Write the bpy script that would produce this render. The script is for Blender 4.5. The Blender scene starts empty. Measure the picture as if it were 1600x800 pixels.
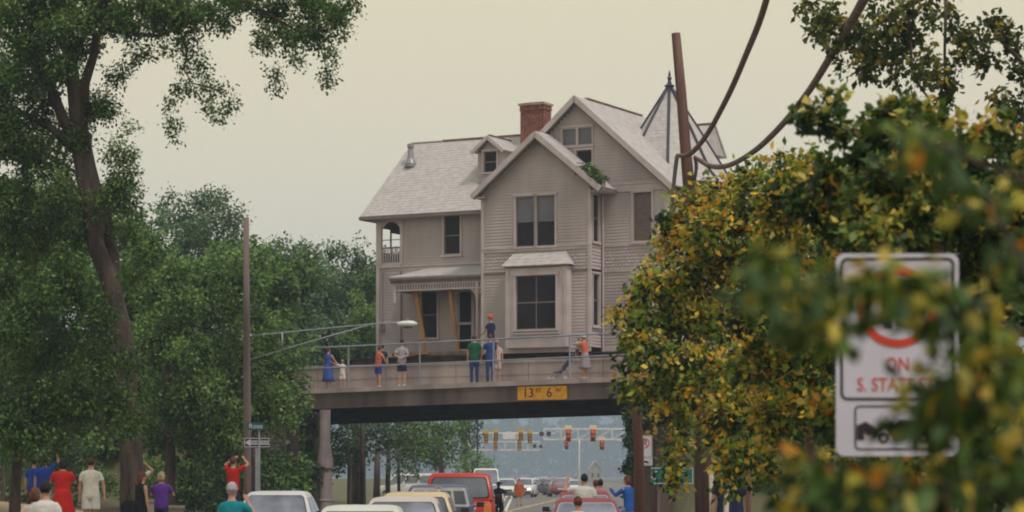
import bpy, bmesh, math, random
import numpy as np
from mathutils import Vector, Matrix
random.seed(7); RNG = np.random.default_rng(11)
scene = bpy.context.scene
COL = scene.collection
# ------------------------------------------------------------------ camera, world, sun, exposure
F = 3800.0                      # focal length in pixels of the 1600 px wide photograph
CAMZ = 1.9
cd = bpy.data.cameras.new('camera'); cam = bpy.data.objects.new('camera', cd); COL.objects.link(cam)
cam.location = (0, 0, CAMZ); cam.rotation_euler = (math.radians(90), 0, 0)
cd.sensor_width = 36.0; cd.lens = 36.0*F/1600.0
cd.shift_y = 0.21375; cd.clip_start = 0.3; cd.clip_end = 6000
cd.dof.use_dof = True; cd.dof.focus_distance = 80.0; cd.dof.aperture_fstop = 3.7
scene.camera = cam
w = bpy.data.worlds.new('World'); scene.world = w; w.use_nodes = True
nt = w.node_tree; nt.nodes.clear()
wo = nt.nodes.new('ShaderNodeOutputWorld'); bg = nt.nodes.new('ShaderNodeBackground')
SUN_EL, SUN_AZ = math.radians(60), math.radians(138)
sky = nt.nodes.new('ShaderNodeTexSky'); sky.sky_type = 'NISHITA'; sky.sun_disc = False
sky.sun_elevation = SUN_EL; sky.sun_rotation = SUN_AZ; sky.dust_density = 5; sky.air_density = 1.5
tc = nt.nodes.new('ShaderNodeTexCoord'); sp = nt.nodes.new('ShaderNodeSeparateXYZ')
rp = nt.nodes.new('ShaderNodeValToRGB')     # overcast veil: pale at the horizon, creamier above
rp.color_ramp.elements[0].position = 0.0; rp.color_ramp.elements[0].color = (0.845, 0.75, 0.615, 1)
rp.color_ramp.elements[1].position = 0.22; rp.color_ramp.elements[1].color = (0.84, 0.74, 0.46, 1)
_e = rp.color_ramp.elements.new(0.7); _e.color = (0.60, 0.62, 0.63, 1)
sc_ = nt.nodes.new('ShaderNodeVectorMath'); sc_.operation = 'SCALE'; sc_.inputs['Scale'].default_value = 10.0
mx = nt.nodes.new('ShaderNodeMix'); mx.data_type = 'RGBA'; mx.inputs['Factor'].default_value = 0.93
L_ = nt.links.new
L_(tc.outputs['Generated'], sp.inputs[0]); L_(sp.outputs['Z'], rp.inputs[0]); L_(rp.outputs[0], sc_.inputs[0])
L_(sky.outputs[0], mx.inputs['A']); L_(sc_.outputs[0], mx.inputs['B']); L_(mx.outputs['Result'], bg.inputs['Color'])
bg.inputs['Strength'].default_value = 0.1
L_(bg.outputs[0], wo.inputs['Surface'])
sd = bpy.data.lights.new('sun', 'SUN'); sun = bpy.data.objects.new('sun', sd); COL.objects.link(sun)
sd.energy = 1.75; sd.angle = math.radians(10); sd.color = (1.0, 0.92, 0.86)
sdir = Vector((math.sin(SUN_AZ)*math.cos(SUN_EL), math.cos(SUN_AZ)*math.cos(SUN_EL), math.sin(SUN_EL)))
sun.rotation_euler = sdir.to_track_quat('Z', 'Y').to_euler(); sun.location = (-20, -20, 60)
scene.view_settings.view_transform = 'Standard'; scene.view_settings.look = 'None'
scene.view_settings.exposure = 0.1; scene.view_settings.gamma = 1.0
scene.cycles.filter_width = 2.0
scene.cycles.max_bounces = 5; scene.cycles.volume_bounces = 1; scene.cycles.transparent_max_bounces = 6
scene.cycles.use_denoising = True

def P(px, py, Y): return Vector(((px-800)/F*Y, Y, CAMZ+(742-py)/F*Y))

# ------------------------------------------------------------------ materials
MATS = {}
def mat(name, col, rough=0.8, var=0.12, scale=3.0, bump=0.0, bscale=30.0, metal=0.0, spec=0.3, col2=None, stretch=None, emit=0, ior=1.45):
    if name in MATS: return MATS[name]
    m = bpy.data.materials.new(name); m.use_nodes = True; n = m.node_tree; b = n.nodes['Principled BSDF']
    b.inputs['Roughness'].default_value = rough; b.inputs['Metallic'].default_value = metal
    b.inputs['Specular IOR Level'].default_value = spec; b.inputs['IOR'].default_value = ior
    t = n.nodes.new('ShaderNodeTexCoord'); mp = n.nodes.new('ShaderNodeMapping')
    n.links.new(t.outputs['Object'], mp.inputs[0])
    if stretch: mp.inputs['Scale'].default_value = stretch
    no = n.nodes.new('ShaderNodeTexNoise'); no.inputs['Scale'].default_value = scale; no.inputs['Detail'].default_value = 5
    n.links.new(mp.outputs[0], no.inputs['Vector'])
    r = n.nodes.new('ShaderNodeValToRGB'); c2 = col2 or tuple(max(0, c*(1-2*var)) for c in col)
    r.color_ramp.elements[0].position = 0.32; r.color_ramp.elements[0].color = (*c2, 1)
    r.color_ramp.elements[1].position = 0.66; r.color_ramp.elements[1].color = (*[min(1, c*(1+var*.6)) for c in col], 1)
    n.links.new(no.outputs['Fac'], r.inputs[0]); n.links.new(r.outputs[0], b.inputs['Base Color'])
    if bump:
        n2 = n.nodes.new('ShaderNodeTexNoise'); n2.inputs['Scale'].default_value = bscale; n2.inputs['Detail'].default_value = 4
        n.links.new(mp.outputs[0], n2.inputs['Vector'])
        bp = n.nodes.new('ShaderNodeBump'); bp.inputs['Strength'].default_value = bump; bp.inputs['Distance'].default_value = 0.05
        n.links.new(n2.outputs['Fac'], bp.inputs['Height']); n.links.new(bp.outputs[0], b.inputs['Normal'])
    if emit:
        b.inputs['Emission Color'].default_value = (*col, 1); b.inputs['Emission Strength'].default_value = emit
    MATS[name] = m; return m
def leafmat(name, rough=0.55):
    if name in MATS: return MATS[name]
    m = bpy.data.materials.new(name); m.use_nodes = True; n = m.node_tree; b = n.nodes['Principled BSDF']
    a = n.nodes.new('ShaderNodeAttribute'); a.attribute_name = 'leafcol'
    n.links.new(a.outputs['Color'], b.inputs['Base Color']); b.inputs['Roughness'].default_value = rough
    b.inputs['Specular IOR Level'].default_value = 0.3
    tr = n.nodes.new('ShaderNodeBsdfTranslucent'); n.links.new(a.outputs['Color'], tr.inputs['Color'])
    ms = n.nodes.new('ShaderNodeMixShader'); ms.inputs[0].default_value = 0.3
    n.links.new(b.outputs[0], ms.inputs[1]); n.links.new(tr.outputs[0], ms.inputs[2])
    n.links.new(ms.outputs[0], n.nodes['Material Output'].inputs['Surface'])
    MATS[name] = m; return m

# ------------------------------------------------------------------ mesh helpers
class MB:
    def __init__(s): s.v = []; s.f = []
    def add(s, vs, fs):
        o = len(s.v); s.v += [tuple(p) for p in vs]; s.f += [tuple(i+o for i in f) for f in fs]; return s
    def hexa(s, p):   # p: 8 points, bottom ring 0-3, top ring 4-7
        return s.add(p, [(3,2,1,0),(4,5,6,7),(0,1,5,4),(1,2,6,5),(2,3,7,6),(3,0,4,7)])
    def box(s, x0, x1, y0, y1, z0, z1):
        return s.hexa([(x0,y0,z0),(x1,y0,z0),(x1,y1,z0),(x0,y1,z0),(x0,y0,z1),(x1,y0,z1),(x1,y1,z1),(x0,y1,z1)])
    def beam(s, p, q, w, h, up=(0,0,1)):   # rectangular bar from p to q
        p = Vector(p); q = Vector(q); d = (q-p).normalized(); u = Vector(up); x = d.cross(u)
        if x.length < 1e-4: x = d.cross(Vector((1,0,0)))
        x.normalize(); u = x.cross(d).normalized(); x = x*w/2; u = u*h/2
        return s.hexa([p-x-u, p+x-u, q+x-u, q-x-u, p-x+u, p+x+u, q+x+u, q-x+u])
    def tube(s, pts, rad, n=8, cap=True):
        pts = [Vector(p) for p in pts]
        if not hasattr(rad, '__len__'): rad = [rad]*len(pts)
        vs = []; fs = []; prev = None
        for i, p in enumerate(pts):
            d = (pts[min(i+1, len(pts)-1)]-pts[max(i-1, 0)]).normalized()
            if prev is None:
                x = d.cross(Vector((0,0,1)))
                if x.length < 0.05: x = d.cross(Vector((0,1,0)))
            else: x = prev-d*prev.dot(d)
            x.normalize(); prev = x; y = d.cross(x)
            r = rad[i]; rx, ry = (r if hasattr(r, '__len__') else (r, r))
            for k in range(n):
                a = 2*math.pi*k/n; vs.append(p+x*math.cos(a)*rx+y*math.sin(a)*ry)
        for i in range(len(pts)-1):
            for k in range(n):
                a = i*n+k; b = i*n+(k+1) % n; fs.append((a, b, b+n, a+n))
        if cap:
            fs.append(tuple(range(n-1, -1, -1))); fs.append(tuple(range((len(pts)-1)*n, len(pts)*n)))
        return s.add(vs, fs)
    def ring_loft(s, rings, cap=True):
        n = len(rings[0]); vs = [p for r in rings for p in r]; fs = []
        for i in range(len(rings)-1):
            for k in range(n):
                a = i*n+k; b = i*n+(k+1) % n; fs.append((a, b, b+n, a+n))
        if cap: fs.append(tuple(range(n-1, -1, -1))); fs.append(tuple(range((len(rings)-1)*n, len(rings)*n)))
        return s.add(vs, fs)
    def ell(s, c, r, nu=12, nv=8, z0=-1.0, R=None, wob=0.0):   # ellipsoid, z0>-1 cuts the bottom
        c = Vector(c); rings = []; t0 = math.asin(max(-1, z0))
        for i in range(nv+1):
            t = t0+(math.pi/2-t0)*i/nv
            if t < -math.pi/2+0.02: t = -math.pi/2+0.02
            if t > math.pi/2-0.02: t = math.pi/2-0.02
            ring = []
            for k in range(nu):
                a = 2*math.pi*k/nu; q = 1+random.uniform(-wob, wob)
                p = Vector((math.cos(a)*math.cos(t)*r[0]*q, math.sin(a)*math.cos(t)*r[1]*q, math.sin(t)*r[2]*q))
                if R is not None: p = R @ p
                ring.append(c+p)
            rings.append(ring)
        return s.ring_loft(rings)
    def prism(s, poly, axis, a, b):   # 2-D polygon extruded along an axis
        def m(p, t): return {'x': (t, p[0], p[1]), 'y': (p[0], t, p[1]), 'z': (p[0], p[1], t)}[axis]
        n = len(poly)
        return s.add([m(p, a) for p in poly]+[m(p, b) for p in poly],
                     [tuple(range(n-1, -1, -1)), tuple(range(n, 2*n))]+[(i, (i+1) % n, n+(i+1) % n, n+i) for i in range(n)])
    def build(s, name, m, parent=None, smooth=False, label=None, kind=None, bevel=0, T=None, fix=True, seg=2):
        me = bpy.data.meshes.new(name)
        v = s.v if T is None else [tuple(T(p)) for p in s.v]
        me.from_pydata(v, [], s.f)
        if fix:
            bm = bmesh.new(); bm.from_mesh(me); bmesh.ops.recalc_face_normals(bm, faces=bm.faces); bm.to_mesh(me); bm.free()
        me.materials.append(m)
        if smooth: me.polygons.foreach_set('use_smooth', [True]*len(me.polygons))
        o = bpy.data.objects.new(name, me); COL.objects.link(o)
        if parent is not None: o.parent = parent
        if label: o['label'] = label
        if kind: o['kind'] = kind
        if bevel:
            bv = o.modifiers.new('bevel', 'BEVEL'); bv.width = bevel; bv.segments = seg; bv.limit_method = 'ANGLE'; bv.angle_limit = math.radians(35)
        return o
def thing(name, label, cat, loc=(0,0,0), rz=0, group=None):
    o = bpy.data.objects.new(name, None); COL.objects.link(o); o.location = loc; o.rotation_euler = (0,0,rz)
    o.empty_display_size = 0.3
    o['label'] = label; o['category'] = cat
    if group: o['group'] = group
    return o
def tag(o, label, cat, group=None, kind=None):
    o['label'] = label; o['category'] = cat
    if group: o['group'] = group
    if kind: o['kind'] = kind
    return o
def textmesh(body, size, loc, rot, m, parent, name='lettering', ext=0.003, align='CENTER', sx=1.0, label=None):
    cu = bpy.data.curves.new(name, 'FONT'); cu.body = body; cu.size = size; cu.extrude = ext; cu.align_x = align; cu.align_y = 'CENTER'
    cu.resolution_u = 3; cu.offset = size*0.005
    t = bpy.data.objects.new('tmp', cu)
    me = bpy.data.meshes.new_from_object(t); bpy.data.objects.remove(t); me.name = name
    me.materials.clear(); me.materials.append(m)
    o = bpy.data.objects.new(name, me); COL.objects.link(o); o.location = loc; o.rotation_euler = rot; o.scale = (sx, 1, 1)
    if parent is not None: o.parent = parent
    return o

# ------------------------------------------------------------------ foliage
DENS = 1.0
def leaf_obj(name, clumps, parent, palette, leaf=0.1, per=60, twig=0.35, droop=0.5, asp=0.55, matname='leaf', shell=0.5, kind=None, nl=14):
    """clumps: (centre Vector, (rx,ry,rz), density factor). Leaves hang in sprays spread through every clump."""
    C = []; D = []; K = []
    S = []
    for c, r, dn in clumps:      # every clump is a cluster of flattened leafy pads
        ns = max(3, int(9*min(1.6, max(r)/max(.001, min(r))*1.0)))
        d = RNG.normal(size=(ns, 3)); d[:, 2] += .25; d /= np.linalg.norm(d, axis=1)[:, None]
        for i in range(ns): S.append((np.array(c)+d[i]*np.array(r)*(.35+.55*RNG.random()), np.array(r)*(.27+.2*RNG.random())*np.array([1.15, 1.15, .75]), dn/ns*1.0, RNG.random()))
    for c, r, dn, tn in S:
        n_t = max(1, int(per*dn*DENS+RNG.random()))
        d = RNG.normal(size=(n_t, 3)); d /= np.linalg.norm(d, axis=1)[:, None]
        rr = .45+.55*RNG.random(n_t)[:, None]**0.6
        tc_ = c+d*rr*r
        tp = np.repeat(tc_, nl, axis=0); td = np.repeat(d, nl, axis=0)
        off = RNG.normal(size=(n_t*nl, 3))*twig*0.30
        along = RNG.random((n_t*nl, 1))*twig
        p = tp+off+td*along*0.5; p[:, 2] -= RNG.random(n_t*nl)*twig*droop
        C.append(p); D.append(td)
        tone = .27*RNG.random(n_t)+.40*tn+.33*(.5+.5*(d[:, 2]*.8-d[:, 1]*.6)); K.append(np.repeat(tone, nl))  # upper, camera-facing leaves coloured lighter as if sunlit; yellow palettes turn yellow there
    C = np.vstack(C); D = np.vstack(D); K = np.concatenate(K); N = len(C)
    ax = D*0.9+RNG.normal(size=(N, 3))*0.6; ax[:, 2] -= droop; ax /= np.linalg.norm(ax, axis=1)[:, None]
    nr = RNG.normal(size=(N, 3))*.8; nr[:, 2] += 1.1; sd_ = np.cross(ax, nr); sd_ /= np.linalg.norm(sd_, axis=1)[:, None]+1e-6
    nn = np.cross(sd_, ax)
    s = leaf*(0.65+0.7*RNG.random((N, 1)))
    V = np.empty((N, 4, 3))
    V[:, 0] = C; V[:, 1] = C+ax*s*0.5+sd_*s*asp*0.5-nn*s*0.08; V[:, 2] = C+ax*s; V[:, 3] = C+ax*s*0.5-sd_*s*asp*0.5-nn*s*0.08
    me = bpy.data.meshes.new(name); me.vertices.add(N*4); me.vertices.foreach_set('co', V.reshape(-1).astype(np.float32))
    me.loops.add(N*4); me.loops.foreach_set('vertex_index', np.arange(N*4, dtype=np.int32))
    me.polygons.add(N); me.polygons.foreach_set('loop_start', np.arange(0, N*4, 4, dtype=np.int32))
    try: me.polygons.foreach_set('loop_total', np.full(N, 4, dtype=np.int32))
    except Exception: pass
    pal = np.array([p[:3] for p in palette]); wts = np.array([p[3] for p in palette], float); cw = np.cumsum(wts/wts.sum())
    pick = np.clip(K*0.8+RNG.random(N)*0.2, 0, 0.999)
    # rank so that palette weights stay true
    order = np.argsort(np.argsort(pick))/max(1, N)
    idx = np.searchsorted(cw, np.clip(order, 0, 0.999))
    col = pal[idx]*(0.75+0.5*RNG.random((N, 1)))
    ca = np.ones((N, 4, 4), dtype=np.float32); ca[:, :, :3] = col[:, None, :]
    at = me.color_attributes.new('leafcol', 'FLOAT_COLOR', 'POINT'); at.data.foreach_set('color', ca.reshape(-1))
    me.update(); me.validate(); me.materials.append(leafmat(matname))
    o = bpy.data.objects.new(name, me); COL.objects.link(o)
    if parent is not None: o.parent = parent
    if kind: o['kind'] = kind
    return o
def C_(px, py, rp, Y, dn=1.0, sy=1.0, asp=1.0):
    r = rp/F*Y
    return (P(px, py, Y), (r, r*sy, r*asp), dn)
def blobs(lst, Y, jit=2.0, dn=1.0):
    return [C_(a, b, r, Y+random.uniform(-jit, jit), dn*(r/40.0)**2) for a, b, r in lst]
GREEN = [(0.038,0.078,0.024,2.6),(0.095,0.175,0.045,4),(0.18,0.29,0.07,3)]
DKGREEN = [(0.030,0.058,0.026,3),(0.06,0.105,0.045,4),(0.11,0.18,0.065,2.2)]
LTGREEN = [(0.06,0.13,0.032,2.6),(0.12,0.22,0.045,4),(0.21,0.33,0.065,2.6)]
YELLOW = [(0.022,0.045,0.012,3.0),(0.085,0.145,0.024,2.8),(0.22,0.31,0.042,2.8),(0.38,0.36,0.05,1.5),(0.74,0.46,0.035,1.7),(0.74,0.58,0.15,1.1),(0.62,0.26,0.02,0.3)]  # darkest green stands in for shade inside the crowns
bark = mat('bark', (0.12,0.09,0.08), 0.9, 0.3, 4, 0.9, 9, stretch=(1,1,0.2))
HAZY = [(0.050,0.095,0.048,2.6),(0.10,0.175,0.082,4),(0.17,0.27,0.12,2.8)]  # lighter, bluer greens put distance haze into the far trees' leaf colour
bark_red = mat('pole_wood', (0.16,0.085,0.07), 0.85, 0.3, 3, 0.5, 12, stretch=(1,1,0.08))
# ------------------------------------------------------------------ ground, road, embankments
TH = math.radians(28); CT, ST = math.cos(TH), math.sin(TH); HY = 92.5
def W(s, v, z): return Vector((s*CT+v*ST, HY-s*ST+v*CT, z))       # bridge/house frame to world
def sv(x, y): dy = y-HY; return x*CT-dy*ST, x*ST+dy*CT
def sm(t): t = min(1, max(0, t)); return t*t*(3-2*t)
def ground_h(x, y):
    h = 0.0
    if x < -6.8 and y < 500: h = 0.10+0.3*sm((-6.9-x)/1.2)+1.0*sm((-8-x)/12)
    if x > 3.0 and y < 86: h = 0.10+0.25*sm((x-3.6)/2.0)
    s, v = sv(x, y)
    a = 0
    if x < -9.3: a = sm((-9.3-x)/1.2)
    if x > 5.4: a = sm((x-5.4)/1.0)
    b = sm((v+9)/5.5)*sm((17-v)/5.5)
    hb = 5.0*a*b
    if y > 100 and -9 < x < 22: hb = 0
    return max(h, hb)-0.03
xs = sorted(set([-3000,-1200,-500,-250,-140]+[-100+2*i for i in range(18)]+[round(-64+i*0.8, 2) for i in range(140)]+[48,54,60,80,120,250,600,1500,3000]))
ys = sorted(set([-400,-100,-40,-20,-10,0,10,20,30]+[round(34+i*1.0, 2) for i in range(96)]+[132,140,150,165,180,200,230,260,300,360,500,800,1500,3000,5000]))
mb = MB()
mb.v = [(x, y, ground_h(x, y)) for y in ys for x in xs]
nx = len(xs); mb.f = [(j*nx+i, j*nx+i+1, (j+1)*nx+i+1, (j+1)*nx+i) for j in range(len(ys)-1) for i in range(nx-1)]
grass_g = mat('ground_grass', (0.085,0.10,0.04), 0.95, 0.3, 0.35, 0.5, 6, col2=(0.13,0.10,0.06))
g = mb.build('ground', grass_g, None, smooth=True, kind='structure', fix=False)
mb = MB(); _xs = [-17+.5*i for i in range(19)]; _ys = [60+1.0*i for i in range(15)]
mb.v = [(x, y, ground_h(x, y)+.05) for y in _ys for x in _xs]; mb.f = [(j*19+i, j*19+i+1, (j+1)*19+i+1, (j+1)*19+i) for j in range(14) for i in range(18)]
mb.build('dirt_path', mat('sandy_dirt', (.36,.27,.16), .95, .2, 1.5, .4, 12), None, kind='structure', fix=False)
asph = mat('asphalt', (0.19,0.175,0.165), 0.85, 0.15, 0.8, 0.3, 60)
mb = MB()
mb.add([(-6.8,-30,0.0),(2.9,-30,0.0),(2.9,84,0.0),(-6.8,84,0.0)], [(0,1,2,3)])
mb.add([(-6.8,84,0.0),(2.9,84,0.0),(3.9,100,0.0),(-6.6,100,0.0)], [(0,1,2,3)])
mb.add([(-6.6,100,0.0),(3.9,100,0.0),(19,118,0.0),(24,600,0.0),(-9,600,0.0),(-8,118,0.0)], [(0,1,2,3,4,5)])
mb.build('road', asph, None, kind='structure')
ypaint = mat('yellow_road_paint', (0.62,0.45,0.16), 0.7, 0.2, 8); wpaint = mat('white_road_paint', (0.70,0.68,0.60), 0.7, 0.2, 8)
mb = MB()
def stripe(mb, p, q, wd, z=0.005):
    p = Vector((*p, z)); q = Vector((*q, z)); d = (q-p).normalized(); x = Vector((-d.y, d.x, 0))*wd/2
    mb.add([p-x, p+x, q+x, q-x], [(3,2,1,0)])
stripe(mb, (-0.05,20), (-0.3,126), 0.14); stripe(mb, (-0.3,126), (3.4,185), 0.22); stripe(mb, (3.4,185), (9.0,260), 0.22); stripe(mb, (0.2,20), (-0.05,126), 0.14)
mb.build('centre_line', ypaint, None, kind='structure')
mb = MB(); stripe(mb, (-0.35,128), (0.05,220), 0.16); stripe(mb, (-0.85,128), (-0.45,220), 0.16); stripe(mb, (-3.5,20), (-3.6,84), 0.12)
mb.build('lane_line', wpaint, None, kind='structure')
conc = mat('concrete', (0.36,0.315,0.285), 0.85, 0.14, 1.2, 0.25, 25)
for nm, x0, x1 in (('kerb', -6.95, -6.8), ('kerb', 2.9, 3.05)):
    mb = MB()
    for i in range(38): mb.box(x0, x1, -30+3*i, -30+3*i+2.985, -0.05, 0.13)
    mb.build(nm, conc, None, kind='structure')
mb = MB()
for i in range(60): mb.box(3.05, 4.55, -30+1.9*i, -30+1.9*i+1.885, -0.05, 0.115)
mb.build('pavement', conc, None, kind='structure')

hl = MB(); hx = [-3900+300*i for i in range(27)]; hy = [3400+100*i for i in range(5)]
hl.v = [(x, y, -1+(y-3400)/400*(96+16*math.sin(x*.004+1.3)+9*math.sin(x*.013))) for y in hy for x in hx]; hl.f = [(j*27+i, j*27+i+1, (j+1)*27+i+1, (j+1)*27+i) for j in range(4) for i in range(26)]
hl.build('hills', mat('hill_woods', (.05,.075,.035), .95, .25, .02), None, kind='structure', fix=False, smooth=True)
# ------------------------------------------------------------------ bridge
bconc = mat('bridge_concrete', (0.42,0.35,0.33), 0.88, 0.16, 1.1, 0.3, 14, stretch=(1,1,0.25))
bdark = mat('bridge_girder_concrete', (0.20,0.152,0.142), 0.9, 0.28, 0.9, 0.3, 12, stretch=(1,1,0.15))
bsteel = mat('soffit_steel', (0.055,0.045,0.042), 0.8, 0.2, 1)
railm = mat('railing_paint', (0.30,0.33,0.40), 0.5, 0.12, 3, metal=0.3)
bridge = thing('road_bridge', 'concrete road bridge with blue-grey pipe railing, carrying the grey house over the street', 'bridge', (0, HY, 0), -TH)
def dz(s): return 5.25+0.017*(s+1)
S0, S1 = -20.0, 17.0
shear = lambda p: (p[0], p[1], p[2]+dz(p[0])-dz(0))
D0 = dz(0)
def segs(a, b, st):
    n = max(1, round((b-a)/st)); return [a+(b-a)*i/n for i in range(n+1)]
mb = MB(); mb.box(S0, S1, -3.3, 9.6, D0-0.22, D0-0.01); mb.build('deck', bconc, bridge, T=shear)
mb = MB()
e = segs(S0, S1, 3.08)
for a, b in zip(e, e[1:]): mb = MB(); mb.box(a+.006, b-.006, -3.55, -3.28, D0-0.16, D0+0.015); mb.build('edge_lip', bconc, bridge, T=shear)
mb = MB(); mb.box(S0, S1, 9.58, 9.8, D0-0.16, D0+0.02); mb.build('edge_lip', bconc, bridge, T=shear)

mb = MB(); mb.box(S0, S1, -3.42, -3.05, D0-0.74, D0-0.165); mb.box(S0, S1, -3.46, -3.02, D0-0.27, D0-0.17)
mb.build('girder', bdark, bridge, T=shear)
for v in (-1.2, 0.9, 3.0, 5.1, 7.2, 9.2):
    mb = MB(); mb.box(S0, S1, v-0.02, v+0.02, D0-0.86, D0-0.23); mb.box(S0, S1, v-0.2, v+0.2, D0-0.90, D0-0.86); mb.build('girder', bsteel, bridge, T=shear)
# sidewalk slabs, then the parapet in cast panels
for a, b in zip(e, e[1:]):
    if b < -9.5: continue
    mb = MB(); mb.box(a+.008, b-.008, -3.27, -1.70, D0-0.008, D0+0.02); mb.build('sidewalk_slab', bconc, bridge, T=shear)
    mb = MB(); c = (a+b)/2
    mb.box(a+.012, b-.012, -1.69, -1.45, D0+0.02, D0+0.88)
    mb.box(a+.01, b-.01, -1.72, -1.42, D0+0.80, D0+0.90)
    for k in range(1, 3): mb.box(a+(b-a)*k/3-.012, a+(b-a)*k/3+.012, -1.70, -1.691, D0+0.05, D0+0.80)
    mb.box(a+.02, b-.02, -1.705, -1.691, D0+0.36, D0+0.375)
    mb.build('parapet_panel', bconc, bridge, T=lambda p: (p[0], p[1], p[2]+0.3*(dz(p[0])-dz(0))))
mb = MB(); mb.box(S0, S1, 8.9, 9.15, D0+0.02, D0+0.88); mb.build('parapet_panel', bconc, bridge, T=shear)
# railing
for i in range(-3, 7):
    s = -5.2+3.12*i
    if s > S1 or s < -12: continue
    mb = MB(); mb.tube([(s,-3.4,D0), (s,-3.4,D0+1.58)], 0.035, 8); mb.box(s-.08, s+.08, -3.48, -3.32, D0+.016, D0+.035)
    mb.build('railing_post', railm, bridge, T=shear)
for zz, r in ((1.58, 0.032), (0.80, 0.026)):
    mb = MB(); mb.tube([(-12+i*1.45,-3.4,D0+zz) for i in range(21)], r, 8); mb.build('rail', railm, bridge, T=shear, smooth=True)
# piers: a row of round columns with collars, a cap beam, abutments
pier = mat('pier_concrete', (0.30,0.24,0.25), 0.8, 0.25, 1.5, 0.3, 14, stretch=(1,1,0.3))
def Lc(x, y, z): s, v = sv(x, y); return (s, v, z)
for x, y in ((-6.95, 90.4), (-7.55, 94.6), (-8.15, 98.8)):
    pr = [(0.25,-0.2),(0.25,2.05),(0.24,2.06),(0.24,2.10),(0.31,2.16),(0.31,2.32),(0.27,2.6),(0.20,3.15),(0.20,3.9),(0.21,4.32)]
    mb = MB(); n = 20; s, v = sv(x, y)
    mb.ring_loft([[(s+math.cos(2*math.pi*k/n)*r, v+math.sin(2*math.pi*k/n)*r, z) for k in range(n)] for r, z in pr])
    c = mb.build('column', pier, bridge, smooth=False)
    mb = MB(); mb.ring_loft([[(s+math.cos(2*math.pi*k/n)*r, v+math.sin(2*math.pi*k/n)*r, z) for k in range(n)] for r, z in ((0.26,0.9),(0.28,0.95),(0.26,1.0))]); mb.build('collar', pier, c)
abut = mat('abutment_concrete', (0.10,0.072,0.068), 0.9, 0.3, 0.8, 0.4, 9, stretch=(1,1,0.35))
def wallbox(name, x0, y0, x1, y1, th, z0, z1, m, parent, panels=1):
    d = Vector((x1-x0, y1-y0, 0)); L = d.length; d.normalize(); n = Vector((-d.y, d.x, 0))*th
    for i in range(panels):
        a = Vector((x0, y0, 0))+d*(L*i/panels+.01); b = Vector((x0, y0, 0))+d*(L*(i+1)/panels-.01)
        pts = [a, b, b+n, a+n]
        mb = MB(); mb.hexa([Lc(p.x, p.y, z0) for p in pts]+[Lc(p.x, p.y, z1) for p in pts]); mb.build(name, m, parent)
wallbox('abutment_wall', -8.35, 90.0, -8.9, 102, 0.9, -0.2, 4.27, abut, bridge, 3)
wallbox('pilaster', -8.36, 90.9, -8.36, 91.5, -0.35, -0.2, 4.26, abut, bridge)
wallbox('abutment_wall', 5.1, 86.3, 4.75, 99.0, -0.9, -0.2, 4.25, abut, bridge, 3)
wallbox('pier_wall', 4.30, 86.6, 5.2, 86.3, 0.8, -0.1, 4.22, mat('stained_pier', (0.13,0.085,0.06), 0.9, 0.35, 1.0, 0.5, 9, stretch=(1,1,0.25)), bridge)
# retaining wall on the right, running towards the camera from the abutment
rw = thing('retaining_wall', 'long brown concrete retaining wall right of the underpass, behind the green road sign', 'wall', (5.2, 86, 0))
rwm = mat('wall_concrete', (0.25,0.19,0.165), 0.9, 0.25, 1.0, 0.3, 10, stretch=(1,1,0.5))
for i in range(6):
    mb = MB(); mb.box(i*2.6+.01, i*2.6+2.585, -0.7-0.18*i, -0.35-0.18*i, -0.2, 2.6); mb.box(i*2.6-.02, i*2.6+2.6, -0.76-0.18*i, -0.30-0.18*i, 2.6, 2.75); mb.build('wall_panel', rwm, rw)

# ------------------------------------------------------------------ house on steel beams on the bridge
BZ = 6.7
house = thing('house', 'grey clapboard house with steep gables and brick chimney on steel beams on the bridge', 'house', (0, HY, BZ), -TH)
sid = mat('grey_clapboard', (0.49,0.425,0.43), 0.75, 0.10, 1.1, 0.15, 40, stretch=(1,1,0.35))
trim = mat('grey_trim', (0.555,0.48,0.482), 0.65, 0.08, 2)
dtrim = mat('dark_trim', (0.22,0.175,0.16), 0.7, 0.12, 3)
roofm = mat('worn_pale_shingle', (0.54,0.505,0.49), 0.9, 0.08, 4.5, 0.3, 40)
glass = mat('window_glass', (0.022,0.018,0.026), 0.1, 0.2, 1.5, spec=0.12, col2=(0.02,0.018,0.025))
glass_up = mat('window_shade', (0.15,0.15,0.19), 0.35, 0.12, 2, spec=0.5)
glass_b = mat('brown_blind', (0.17,0.125,0.115), 0.45, 0.15, 4, spec=0.4, stretch=(1,1,6))
dark = mat('dark_interior', (0.02,0.016,0.016), 0.9, 0.1, 1)
def TF(v, s0=0): return lambda a, d, z: (s0+a, v+d, z)      # facing the camera side; d grows inwards
def TS(s, v0=0): return lambda a, d, z: (s-d, v0+a, z)      # facing right
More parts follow.
